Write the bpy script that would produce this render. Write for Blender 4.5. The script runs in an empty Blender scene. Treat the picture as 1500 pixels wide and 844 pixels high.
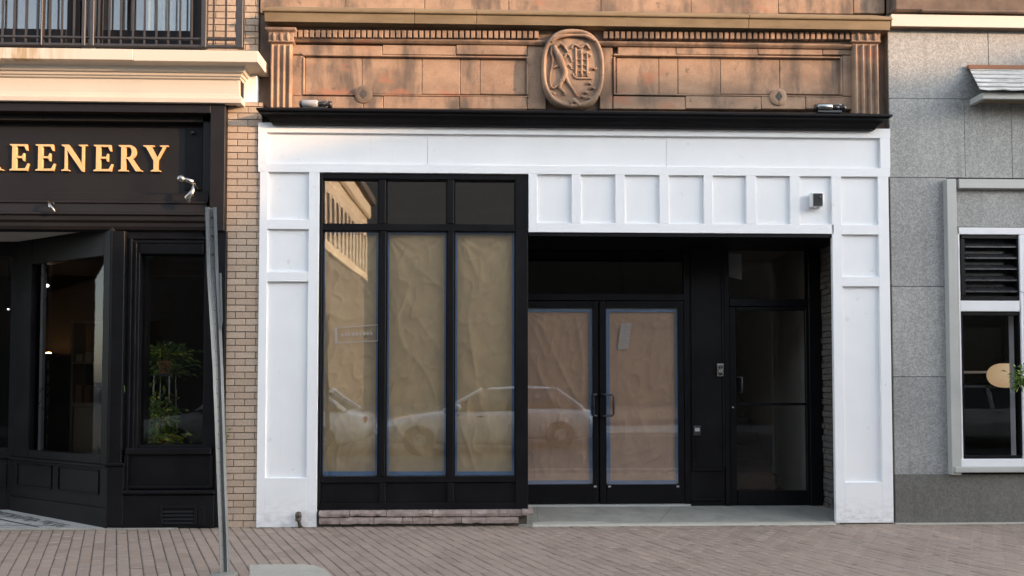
import bpy, bmesh, math, random
from mathutils import Vector, Matrix, noise, Euler
random.seed(7)
R = math.radians
scene = bpy.context.scene

# ------------------------------------------------------------------ camera
F_PX, PX, PY = 1080.0, 750.0, 521.0          # focal length and principal point on the 1500x844 picture
PITCH, YAW = R(1.78), R(1.67)
CAM = Vector((0.0, -7.8, 1.55))
cam_d = bpy.data.cameras.new('camera')
cam = bpy.data.objects.new('camera', cam_d)
scene.collection.objects.link(cam)
cam.location = CAM
cam.rotation_euler = (R(90) + PITCH, 0, -YAW)
cam_d.sensor_fit = 'HORIZONTAL'
cam_d.sensor_width = 36.0
cam_d.lens = F_PX / 1500.0 * 36.0
cam_d.shift_y = (PY - 422.0) / 1500.0
cam_d.clip_end = 2000
scene.camera = cam

# ------------------------------------------------------------------ sky, sun, exposure
SUN_AZ, SUN_EL = R(65), R(11.2)              # azimuth from the facade normal towards the right
sun_dir = Vector((math.sin(SUN_AZ) * math.cos(SUN_EL), -math.cos(SUN_AZ) * math.cos(SUN_EL), math.sin(SUN_EL)))
world = bpy.data.worlds.new('World')
scene.world = world
world.use_nodes = True
wn = world.node_tree
wn.nodes.clear()
sky = wn.nodes.new('ShaderNodeTexSky')
sky.sky_type = 'NISHITA'
sky.sun_disc = False
sky.sun_elevation = SUN_EL
sky.sun_rotation = math.pi - SUN_AZ
sky.air_density = 1.0
sky.dust_density = 1.15
sky.ozone_density = 1.2
hs = wn.nodes.new('ShaderNodeHueSaturation')
hs.inputs['Saturation'].default_value = 0.52
bg = wn.nodes.new('ShaderNodeBackground')
bg.inputs['Strength'].default_value = 0.15
wo = wn.nodes.new('ShaderNodeOutputWorld')
wn.links.new(sky.outputs[0], hs.inputs['Color'])
wn.links.new(hs.outputs[0], bg.inputs['Color'])
wn.links.new(bg.outputs[0], wo.inputs[0])
sun_d = bpy.data.lights.new('sun', 'SUN')
sun_d.energy = 2.0
sun_d.angle = R(0.55)
sun_d.color = (0.70, 0.41, 0.21)
sun = bpy.data.objects.new('sun', sun_d)
scene.collection.objects.link(sun)
sun.rotation_euler = (-sun_dir).to_track_quat('-Z', 'Y').to_euler()
sun.location = (20, -20, 12)
vs = scene.view_settings
vs.view_transform = 'Standard'
vs.look = 'None'
vs.gamma = 1.0
vs.exposure = 2.38
vs.use_curve_mapping = False
scene.render.engine = 'CYCLES'

# ------------------------------------------------------------------ pixel -> place on a plane Y = const (plane of the facade)
_m = Euler((R(90) + PITCH, 0, -YAW)).to_matrix()
_rt, _up, _fw = _m.col[0], _m.col[1], -_m.col[2]
def ray(u, v):
    return _fw + _rt * ((u - PX) / F_PX) - _up * ((v - PY) / F_PX)
def at(u, v, Y=0.0):
    d = ray(u, v)
    return CAM + d * ((Y - CAM.y) / d.y)
def X(u, v=470, Y=0.0): return at(u, v, Y).x
def Z(u, v, Y=0.0): return at(u, v, Y).z
def on_ground(u, v, z=0.0):
    d = ray(u, v)
    return CAM + d * ((z - CAM.z) / d.z)
def project(p):
    q = Vector(p) - CAM
    w = q.dot(_fw)
    return PX + F_PX * q.dot(_rt) / w, PY - F_PX * q.dot(_up) / w

# ------------------------------------------------------------------ materials
M = {}
class NT:
    def __init__(s, name):
        s.m = bpy.data.materials.new(name); s.m.use_nodes = True
        s.t = s.m.node_tree; s.t.nodes.clear()
        s.out = s.n('ShaderNodeOutputMaterial')
        M[name] = s.m
    def n(s, kind, **kw):
        nd = s.t.nodes.new(kind)
        for k, v in kw.items():
            if k.startswith('i_'):
                key = k[2:]
                key = int(key) if key.isdigit() else key.replace('_', ' ')
                nd.inputs[key].default_value = v
            else:
                setattr(nd, k, v)
        return nd
    def l(s, a, b): s.t.links.new(a, b)
    def ramp(s, fac, stops):
        r = s.n('ShaderNodeValToRGB')
        e = r.color_ramp.elements
        while len(e) < len(stops): e.new(0.5)
        for k, (p, c) in enumerate(stops):
            e[k].position = p
            e[k].color = (*c, 1) if len(c) == 3 else c
        s.l(fac, r.inputs[0])
        return r.outputs[0]
    def mix(s, fac, a, b, mode='MIX'):
        m = s.n('ShaderNodeMix', data_type='RGBA', blend_type=mode)
        for sock, val in ((m.inputs[0], fac), (m.inputs[6], a), (m.inputs[7], b)):
            if hasattr(val, 'is_linked'): s.l(val, sock)
            elif isinstance(val, (int, float)): sock.default_value = val
            else: sock.default_value = (*val, 1)
        return m.outputs[2]
    def math(s, op, a, b=0.0, clamp=False):
        m = s.n('ShaderNodeMath', operation=op, use_clamp=clamp)
        for sock, val in ((m.inputs[0], a), (m.inputs[1], b)):
            if hasattr(val, 'is_linked'): s.l(val, sock)
            else: sock.default_value = val
        return m.outputs[0]
    def pos(s, scale=(1, 1, 1)):
        g = s.n('ShaderNodeNewGeometry')
        mp = s.n('ShaderNodeMapping'); mp.inputs['Scale'].default_value = scale
        s.l(g.outputs['Position'], mp.inputs[0])
        return mp.outputs[0]
    def noise(s, vec, scale, detail=4, rough=0.55, dist=0.0):
        t = s.n('ShaderNodeTexNoise'); t.inputs['Scale'].default_value = scale
        t.inputs['Detail'].default_value = detail; t.inputs['Roughness'].default_value = rough
        t.inputs['Distortion'].default_value = dist
        s.l(vec, t.inputs['Vector']); return t.outputs[0]
    def rnd(s):
        oi = s.n('ShaderNodeObjectInfo'); g = s.n('ShaderNodeNewGeometry')
        return s.math('FRACT', s.math('ADD', oi.outputs['Random'], g.outputs['Random Per Island']))
    def bsdf(s, col, rough=0.5, bump=None, bstr=0.2, bdist=0.005, metal=0.0, spec=0.5, emit=None, estr=0.0, coat=0.0):
        b = s.n('ShaderNodeBsdfPrincipled')
        for sock, val in ((b.inputs['Base Color'], col), (b.inputs['Roughness'], rough)):
            if hasattr(val, 'is_linked'): s.l(val, sock)
            elif isinstance(val, (int, float)): sock.default_value = val
            else: sock.default_value = (*val, 1)
        b.inputs['Metallic'].default_value = metal
        b.inputs['Specular IOR Level'].default_value = spec
        b.inputs['Coat Weight'].default_value = coat
        if emit:
            b.inputs['Emission Color'].default_value = (*emit, 1)
            b.inputs['Emission Strength'].default_value = estr
        if bump is not None:
            bp = s.n('ShaderNodeBump'); bp.inputs['Strength'].default_value = bstr
            bp.inputs['Distance'].default_value = bdist
            s.l(bump, bp.inputs['Height']); s.l(bp.outputs[0], b.inputs['Normal'])
        s.l(b.outputs[0], s.out.inputs[0])
        return b

def simple(name, col, rough=0.5, var=0.12, scale=6.0, bstr=0.06, metal=0.0, spec=0.5, coat=0.0):
    t = NT(name); p = t.pos()
    n1 = t.noise(p, scale); n2 = t.noise(p, scale * 14, 3)
    f = t.math('MULTIPLY', t.math('ADD', n1, t.math('MULTIPLY', n2, 0.4)), 0.714)
    c = t.ramp(f, [(0.3, [x * (1 - var) for x in col]), (0.7, [min(1, x * (1 + var)) for x in col])])
    rr = t.ramp(n1, [(0.3, (rough * 0.85,) * 3), (0.7, (min(1, rough * 1.12),) * 3)])
    t.bsdf(c, rr, n2, bstr, 0.003, metal, spec, coat=coat)
    return t.m

def make_materials():
    # white painted boards: faint brush streaks, a little grime near the ground
    t = NT('white_paint'); p = t.pos((1, 1, 1))
    n = t.noise(p, 2.2, 5); s = t.noise(t.pos((9, 9, 0.7)), 9, 3)
    c = t.ramp(n, [(0.3, (0.79, 0.795, 0.81)), (0.7, (0.835, 0.84, 0.85))])
    g = t.n('ShaderNodeNewGeometry'); sx = t.n('ShaderNodeSeparateXYZ'); t.l(g.outputs['Position'], sx.inputs[0])
    low = t.math('SUBTRACT', 1.0, t.math('MULTIPLY', sx.outputs[2], 3.2), True)
    grime = t.math('MULTIPLY', low, t.ramp(t.noise(t.pos((3, 3, 7)), 3.5, 6), [(0.42, (0, 0, 0)), (0.75, (0.75,) * 3)]))
    c = t.mix(grime, c, (0.42, 0.40, 0.37))
    runs = t.math('MULTIPLY', t.ramp(t.noise(t.pos((16, 16, 0.8)), 2.0, 4, 0.6), [(0.60, (0, 0, 0)), (0.76, (0.22,) * 3)]), t.ramp(t.noise(p, 1.1, 3), [(0.42, (0, 0, 0)), (0.62, (1, 1, 1))]))
    c = t.mix(runs, c, (0.50, 0.48, 0.45))
    sc = t.ramp(t.noise(p, 11, 2, 0.4), [(0.735, (0, 0, 0)), (0.76, (0.25,) * 3)])
    c = t.mix(sc, c, (0.50, 0.50, 0.50))
    t.bsdf(c, 0.42, t.math('ADD', s, t.noise(p, 60, 2)), 0.09, 0.003)
    simple('cream_paint', (0.56, 0.49, 0.405), 0.5, 0.05, 2.0)
    # stained cream paint of the cornice top board
    t = NT('stained_cream'); p = t.pos()
    st = t.noise(t.pos((9, 1, 1.2)), 2.2, 5)
    gx = t.n('ShaderNodeNewGeometry'); sx = t.n('ShaderNodeSeparateXYZ'); t.l(gx.outputs['Position'], sx.inputs[0])
    reg = t.math('MULTIPLY', t.math('ADD', sx.outputs[0], 4.15), -1.6, True)
    fac = t.math('MULTIPLY', t.ramp(st, [(0.40, (0, 0, 0)), (0.6, (0.8,) * 3)]), reg)
    c = t.mix(fac, (0.58, 0.505, 0.415), (0.32, 0.20, 0.07))
    t.bsdf(c, 0.55, t.noise(p, 40, 3), 0.08, 0.003)
    simple('black_paint', (0.0075, 0.0072, 0.0085), 0.42, 0.35, 3, 0.08, spec=0.13)
    simple('black_sign', (0.014, 0.0125, 0.013), 0.5, 0.15, 3, 0.05, spec=0.2)
    simple('black_metal', (0.006, 0.006, 0.0075), 0.34, 0.2, 6, 0.03, spec=0.16)
    simple('railing_metal', (0.035, 0.030, 0.030), 0.4, 0.3, 15, 0.1)
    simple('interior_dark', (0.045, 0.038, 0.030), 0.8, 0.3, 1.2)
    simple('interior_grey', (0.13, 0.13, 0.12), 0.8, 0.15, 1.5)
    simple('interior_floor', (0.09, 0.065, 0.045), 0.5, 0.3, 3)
    simple('soffit_plaster', (0.42, 0.40, 0.36), 0.85, 0.1, 3)
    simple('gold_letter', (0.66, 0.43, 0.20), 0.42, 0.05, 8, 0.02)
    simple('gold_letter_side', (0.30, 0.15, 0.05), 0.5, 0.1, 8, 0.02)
    simple('chrome', (0.36, 0.35, 0.33), 0.28, 0.05, 8, 0.02, metal=1.0)
    simple('dark_steel', (0.06, 0.06, 0.065), 0.3, 0.2, 8, 0.05, metal=0.6)
    simple('white_plastic', (0.75, 0.75, 0.75), 0.35, 0.03, 8)
    simple('grey_plastic', (0.34, 0.34, 0.35), 0.45, 0.1, 8)
    simple('black_plastic', (0.02, 0.02, 0.022), 0.25, 0.1, 8)
    simple('grey_frame', (0.42, 0.42, 0.40), 0.4, 0.06, 4)
    simple('white_frame', (0.74, 0.74, 0.76), 0.4, 0.04, 4)
    simple('pipe_brass', (0.09, 0.075, 0.065), 0.45, 0.35, 30, 0.2, metal=0.5)
    simple('tape_blue', (0.09, 0.19, 0.37), 0.6, 0.15, 10)
    simple('notice_pale', (0.10, 0.10, 0.10), 0.7, 0.06, 20)
    simple('notice_white', (0.34, 0.30, 0.27), 0.7, 0.06, 20)
    simple('notice_ink', (0.20, 0.19, 0.19), 0.7, 0.1, 20)
    simple('curtain', (0.36, 0.40, 0.36), 0.9, 0.2, 10)
    simple('wood_beige', (0.26, 0.21, 0.13), 0.6, 0.2, 4)
    simple('lamp_shade_cream', (0.78, 0.60, 0.38), 0.6, 0.05, 4)
    simple('terracotta', (0.25, 0.11, 0.06), 0.8, 0.2, 9)
    simple('road_asphalt', (0.05, 0.05, 0.052), 0.85, 0.25, 3, 0.4)
    simple('kerb_concrete', (0.30, 0.29, 0.27), 0.85, 0.2, 4, 0.2)
    simple('brick_red_far', (0.125, 0.105, 0.088), 0.85, 0.3, 3)
    simple('wall_cream_far', (0.62, 0.52, 0.38), 0.8, 0.1, 2)
    simple('wall_tan_far', (0.40, 0.31, 0.22), 0.8, 0.15, 1)
    simple('siding_far', (0.50, 0.42, 0.32), 0.7, 0.1, 3)
    simple('trim_far', (0.08, 0.07, 0.065), 0.6, 0.1, 3)
    simple('tyre', (0.02, 0.02, 0.02), 0.8, 0.2, 9)
    simple('rim', (0.5, 0.5, 0.52), 0.3, 0.1, 9, metal=0.9)
    simple('car_silver', (0.55, 0.56, 0.57), 0.25, 0.03, 2, 0.0, metal=0.35, coat=0.8)
    simple('car_white', (0.72, 0.72, 0.70), 0.25, 0.03, 2, 0.0, coat=0.8)
    simple('car_glass', (0.02, 0.025, 0.028), 0.06, 0.1, 2, 0.0, spec=0.8)
    simple('red_lens', (0.35, 0.02, 0.02), 0.2, 0.1, 5)
    simple('rubble_brick', (0.115, 0.105, 0.095), 0.95, 0.45, 26, 0.9)
    simple('mortar_dark', (0.075, 0.067, 0.058), 0.95, 0.3, 20, 0.6)
    simple('mortar', (0.17, 0.125, 0.09), 0.95, 0.25, 20, 0.6)
    simple('joint_sand', (0.125, 0.108, 0.094), 0.95, 0.3, 30, 0.6)
    simple('weed_leaf', (0.07, 0.13, 0.03), 0.6, 0.4, 40)
    for nm, em, st in (('pendant_glow', (1.0, 0.66, 0.36), 0.09), ('lamp_glow', (1.0, 0.50, 0.16), 9.0), ('bulb_glow', (1.0, 0.93, 0.8), 4.0)):
        t = NT(nm); t.bsdf((0.8, 0.7, 0.5), 0.5, emit=em, estr=st)
    # tan face brick, tone differs brick by brick
    t = NT('tan_brick'); r = t.rnd(); p = t.pos(); n = t.noise(p, 45, 4)
    c = t.ramp(r, [(0.0, (0.37, 0.275, 0.20)), (0.45, (0.43, 0.325, 0.24)), (0.8, (0.47, 0.365, 0.275)), (1.0, (0.385, 0.30, 0.23))])
    c = t.mix(0.35, c, t.ramp(n, [(0.3, (0.28, 0.20, 0.15)), (0.7, (0.56, 0.45, 0.35))]))
    t.bsdf(c, 0.85, n, 0.35, 0.003)
    # clay pavers
    t = NT('paver'); r = t.rnd(); p = t.pos(); n = t.noise(p, 70, 4, 0.65); b = t.noise(p, 0.9, 4)
    c = t.ramp(r, [(0.0, (0.246, 0.173, 0.138)), (0.25, (0.308, 0.225, 0.179)), (0.55, (0.344, 0.257, 0.209)), (0.8, (0.294, 0.230, 0.190)), (1.0, (0.386, 0.281, 0.221))])
    c = t.mix(0.30, c, t.ramp(n, [(0.25, (0.175, 0.126, 0.098)), (0.75, (0.473, 0.361, 0.292))]))
    c = t.mix(0.30, c, t.ramp(b, [(0.32, (0.221, 0.177, 0.139)), (0.5, (0.324, 0.251, 0.203)), (0.68, (0.402, 0.295, 0.230))]))
    st = t.ramp(t.noise(p, 3.2, 5, 0.65), [(0.56, (0, 0, 0)), (0.70, (0.45,) * 3)])
    c = t.mix(st, c, (0.175, 0.136, 0.104))
    gum = t.n('ShaderNodeTexVoronoi'); gum.inputs['Scale'].default_value = 2.3; t.l(t.pos((1, 1, 0)), gum.inputs['Vector'])
    gm = t.ramp(gum.outputs['Distance'], [(0.055, (0.6,) * 3), (0.075, (0, 0, 0))])
    c = t.mix(gm, c, (0.124, 0.099, 0.080))
    gy = t.n('ShaderNodeNewGeometry'); sy = t.n('ShaderNodeSeparateXYZ'); t.l(gy.outputs['Position'], sy.inputs[0])
    near = t.math('ADD', 1.0, t.math('MULTIPLY', sy.outputs[1], 4.5), True)
    dirt = t.math('MULTIPLY', near, t.ramp(t.noise(p, 4.0, 5, 0.6), [(0.38, (0, 0, 0)), (0.62, (0.75,) * 3)]))
    c = t.mix(dirt, c, (0.154, 0.126, 0.080))
    t.bsdf(c, 0.8, n, 0.4, 0.003)
    # brownstone: mottled, sooty and rust-red patches
    t = NT('brownstone'); p = t.pos(); a = t.noise(p, 1.3, 6, 0.6); b = t.noise(p, 6, 6, 0.65); f = t.noise(p, 90, 3)
    c = t.ramp(a, [(0.25, (0.28, 0.158, 0.098)), (0.5, (0.375, 0.22, 0.135)), (0.75, (0.44, 0.28, 0.172))])
    c = t.mix(0.4, c, t.ramp(b, [(0.3, (0.20, 0.125, 0.085)), (0.7, (0.45, 0.32, 0.22))]))
    c = t.mix(0.25, c, t.ramp(f, [(0.3, (0.2, 0.14, 0.1)), (0.7, (0.5, 0.36, 0.26))]))
    soot = t.ramp(t.noise(t.pos((1.0, 1.0, 0.30)), 3.4, 6, 0.62), [(0.47, (0, 0, 0)), (0.62, (0.85,) * 3)])
    soot = t.math('MAXIMUM', soot, t.ramp(t.noise(t.pos((1.0, 1.0, 0.9)), 8.0, 3, 0.6), [(0.62, (0, 0, 0)), (0.72, (0.7,) * 3)]))
    c = t.mix(soot, c, (0.10, 0.078, 0.064))
    big = t.ramp(t.noise(t.pos((0.7, 1, 1.6)), 1.7, 4, 0.6), [(0.46, (0, 0, 0)), (0.66, (0.55,) * 3)])
    c = t.mix(big, c, (0.13, 0.092, 0.070))
    red = t.ramp(t.noise(t.pos((0.8, 1, 2.0)), 3.1, 4, 0.5), [(0.60, (0, 0, 0)), (0.68, (0.55,) * 3)])
    c = t.mix(red, c, (0.36, 0.145, 0.085))
    t.bsdf(c, 0.9, t.math('ADD', b, t.math('MULTIPLY', f, 0.5)), 0.35, 0.006)
    t = NT('stone_dark'); p = t.pos(); b = t.noise(p, 5, 6, 0.6)
    t.bsdf(t.ramp(b, [(0.3, (0.09, 0.065, 0.05)), (0.7, (0.19, 0.13, 0.095))]), 0.95, b, 0.4, 0.006)
    t = NT('olive_stone'); p = t.pos(); b = t.noise(t.pos((0.6, 1, 2)), 4, 6, 0.6)
    t.bsdf(t.ramp(b, [(0.3, (0.15, 0.105, 0.058)), (0.7, (0.24, 0.17, 0.095))]), 0.85, t.noise(p, 60, 3), 0.2, 0.004)
    t = NT('pink_granite'); p = t.pos(); b = t.noise(p, 9, 6, 0.7); f = t.noise(p, 80, 3)
    c = t.ramp(b, [(0.3, (0.17, 0.115, 0.095)), (0.5, (0.30, 0.23, 0.205)), (0.72, (0.40, 0.33, 0.30))])
    t.bsdf(t.mix(0.3, c, t.ramp(f, [(0.3, (0.12, 0.1, 0.09)), (0.7, (0.45, 0.38, 0.35))])), 0.85, b, 0.6, 0.01)
    # pale granite with a meandering bright figure
    for nm, lo, mid, hi in (('grey_granite', (0.165, 0.165, 0.162), (0.235, 0.235, 0.23), (0.42, 0.42, 0.405)),
                            ('dark_granite', (0.075, 0.073, 0.066), (0.105, 0.102, 0.094), (0.165, 0.16, 0.148))):
        t = NT(nm); p = t.pos(); a = t.noise(p, 24, 2, 0.5, 0.8); f = t.noise(p, 75, 3, 0.6); b = t.noise(p, 1.5, 4)
        ridge = t.math('ABSOLUTE', t.math('SUBTRACT', a, 0.5))
        c = t.ramp(ridge, [(0.0, hi), (0.03, hi), (0.06, mid), (0.12, lo), (0.2, mid)])
        c = t.mix(0.40, c, t.ramp(f, [(0.3, lo), (0.7, hi)]))
        c = t.mix(0.25, c, t.ramp(b, [(0.3, lo), (0.7, hi)]))
        c = t.mix(1.0, c, t.ramp(t.rnd(), [(0.0, (0.90, 0.90, 0.91)), (1.0, (1.06, 1.06, 1.04))]), 'MULTIPLY')
        sk = t.ramp(t.noise(t.pos((11, 11, 0.6)), 1.6, 5, 0.6), [(0.52, (0, 0, 0)), (0.72, (0.42,) * 3)])
        c = t.mix(sk, c, lo)
        t.bsdf(c, 0.62, f, 0.12, 0.003)
    t = NT('concrete'); p = t.pos(); b = t.noise(p, 2.2, 6, 0.6); f = t.noise(p, 70, 3)
    c = t.ramp(b, [(0.3, (0.20, 0.195, 0.17)), (0.7, (0.33, 0.315, 0.275))])
    stn = t.ramp(t.noise(p, 5.0, 6, 0.65), [(0.50, (0, 0, 0)), (0.68, (0.6,) * 3)])
    c = t.mix(stn, c, (0.14, 0.135, 0.115))
    crk = t.n('ShaderNodeTexVoronoi'); crk.feature = 'DISTANCE_TO_EDGE'; crk.inputs['Scale'].default_value = 0.42; t.l(t.pos((1, 1, 0)), crk.inputs['Vector'])
    c = t.mix(t.ramp(crk.outputs[0], [(0.0015, (0.5,) * 3), (0.004, (0, 0, 0))]), c, (0.08, 0.075, 0.065))
    t.bsdf(t.mix(0.25, c, t.ramp(f, [(0.3, (0.16, 0.16, 0.14)), (0.7, (0.42, 0.4, 0.36))])), 0.85, f, 0.3, 0.003)
    t = NT('concrete_pale'); p = t.pos(); b = t.noise(p, 4, 6, 0.65); f = t.noise(p, 70, 3)
    c = t.ramp(b, [(0.3, (0.34, 0.32, 0.27)), (0.7, (0.47, 0.44, 0.38))])
    t.bsdf(t.mix(0.25, c, t.ramp(f, [(0.3, (0.25, 0.24, 0.2)), (0.7, (0.5, 0.48, 0.42))])), 0.85, f, 0.3, 0.003)
    # mosaic floor of pale small tiles
    t = NT('mosaic_tile'); v = t.n('ShaderNodeTexVoronoi'); v.inputs['Scale'].default_value = 45; v.inputs['Randomness'].default_value = 0.15
    v.feature = 'DISTANCE_TO_EDGE'; t.l(t.pos(), v.inputs['Vector'])
    c = t.ramp(v.outputs[0], [(0.02, (0.22, 0.22, 0.20)), (0.08, (0.46, 0.46, 0.43))])
    c = t.mix(0.35, c, t.ramp(t.noise(t.pos(), 2.5, 5), [(0.3, (0.28, 0.28, 0.26)), (0.7, (0.5, 0.5, 0.47))]))
    t.bsdf(c, 0.55)
    simple('mosaic_dark', (0.055, 0.055, 0.055), 0.6, 0.25, 20)
    # kraft paper
    for nm, c0 in (('kraft_olive', (0.51, 0.375, 0.215)), ('kraft_brown', (0.48, 0.305, 0.20))):
        t = NT(nm); p = t.pos(); a = t.noise(p, 3, 5, 0.6, 1.0); f = t.noise(p, 70, 3)
        c = t.ramp(a, [(0.3, [x * 0.88 for x in c0]), (0.7, [x * 1.10 for x in c0])])
        b = t.bsdf(c, 0.75, t.noise(t.pos((1, 1, 0.6)), 9, 6, 0.6, 2.2), 0.45, 0.012)
    # galvanised steel
    t = NT('galvanised'); v = t.n('ShaderNodeTexVoronoi'); v.inputs['Scale'].default_value = 60; t.l(t.pos((1, 1, 0.4)), v.inputs['Vector'])
    c = t.mix(0.5, t.ramp(v.outputs['Distance'], [(0.0, (0.132, 0.143, 0.149)), (0.6, (0.198, 0.209, 0.215))]),
              t.ramp(t.noise(t.pos((1, 1, 0.3)), 6, 5), [(0.3, (0.088, 0.099, 0.105)), (0.7, (0.220, 0.231, 0.237))]))
    t.bsdf(c, 0.5, t.noise(t.pos(), 40, 3), 0.15, 0.003, metal=0.35)
    # corrugated flashing of the hood, weathered
    t = NT('hood_metal'); p = t.pos(); a = t.noise(t.pos((1, 1, 5)), 5, 6, 0.65)
    t.bsdf(t.ramp(a, [(0.3, (0.30, 0.29, 0.27)), (0.6, (0.62, 0.61, 0.59))]), 0.55, a, 0.3, 0.01)
    # leaves
    for nm, lo, hi in (('leaf_green', (0.05, 0.10, 0.015), (0.16, 0.26, 0.03)), ('leaf_lime', (0.30, 0.34, 0.02), (0.60, 0.58, 0.06))):
        t = NT(nm); r = t.rnd(); c = t.ramp(r, [(0.0, lo), (1.0, hi)])
        b = t.bsdf(c, 0.45); b.inputs['Subsurface Weight'].default_value = 0.0
        tr = t.n('ShaderNodeBsdfTranslucent'); t.l(c, tr.inputs[0])
        mx = t.n('ShaderNodeMixShader'); mx.inputs[0].default_value = 0.35
        t.l(b.outputs[0], mx.inputs[1]); t.l(tr.outputs[0], mx.inputs[2]); t.l(mx.outputs[0], t.out.inputs[0])
    # window glass: Schlick reflection over a clear, slightly tinted pane, a touch wavy
    for nm, f0, tint in (('glass_clear', 0.022, (0.88, 0.88, 0.88)), ('glass', 0.165, (0.95, 0.955, 0.95)), ('glass_dark', 0.022, (0.60, 0.60, 0.60))):
        t = NT(nm)
        lw = t.n('ShaderNodeLayerWeight'); lw.inputs[0].default_value = 0.5
        fz = t.math('ADD', f0, t.math('MULTIPLY', t.math('POWER', lw.outputs['Facing'], 5.0), 1 - f0), True)
        bp = t.n('ShaderNodeBump'); bp.inputs['Strength'].default_value = 0.03; bp.inputs['Distance'].default_value = 0.01
        t.l(t.noise(t.pos((1, 1, 2.2)), 1.6, 1, 0.4), bp.inputs['Height'])
        gl = t.n('ShaderNodeBsdfGlossy'); gl.inputs['Roughness'].default_value = 0.015
        t.l(bp.outputs[0], gl.inputs['Normal'])
        tp = t.n('ShaderNodeBsdfTransparent'); tp.inputs[0].default_value = (*tint, 1)
        mx = t.n('ShaderNodeMixShader')
        t.l(fz, mx.inputs[0]); t.l(tp.outputs[0], mx.inputs[1]); t.l(gl.outputs[0], mx.inputs[2]); t.l(mx.outputs[0], t.out.inputs[0])
make_materials()

# ------------------------------------------------------------------ mesh helpers
COL = scene.collection
ORG = {}                                     # world origin of each object
def link(o, parent, world_loc):
    COL.objects.link(o)
    wl = Vector(world_loc)
    if parent is not None:
        o.parent = parent
        o.location = wl - ORG[parent.name]
    else:
        o.location = wl
    ORG[o.name] = wl
    return o
def tag(o, label=None, cat=None, group=None, kind=None):
    if label: o['label'] = label
    if cat: o['category'] = cat
    if group: o['group'] = group
    if kind: o['kind'] = kind
    return o
def thing(name, loc, label, cat, group=None):
    o = bpy.data.objects.new(name, None)
    o.empty_display_size = 0.2
    link(o, None, loc)
    return tag(o, label, cat, group)

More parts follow.
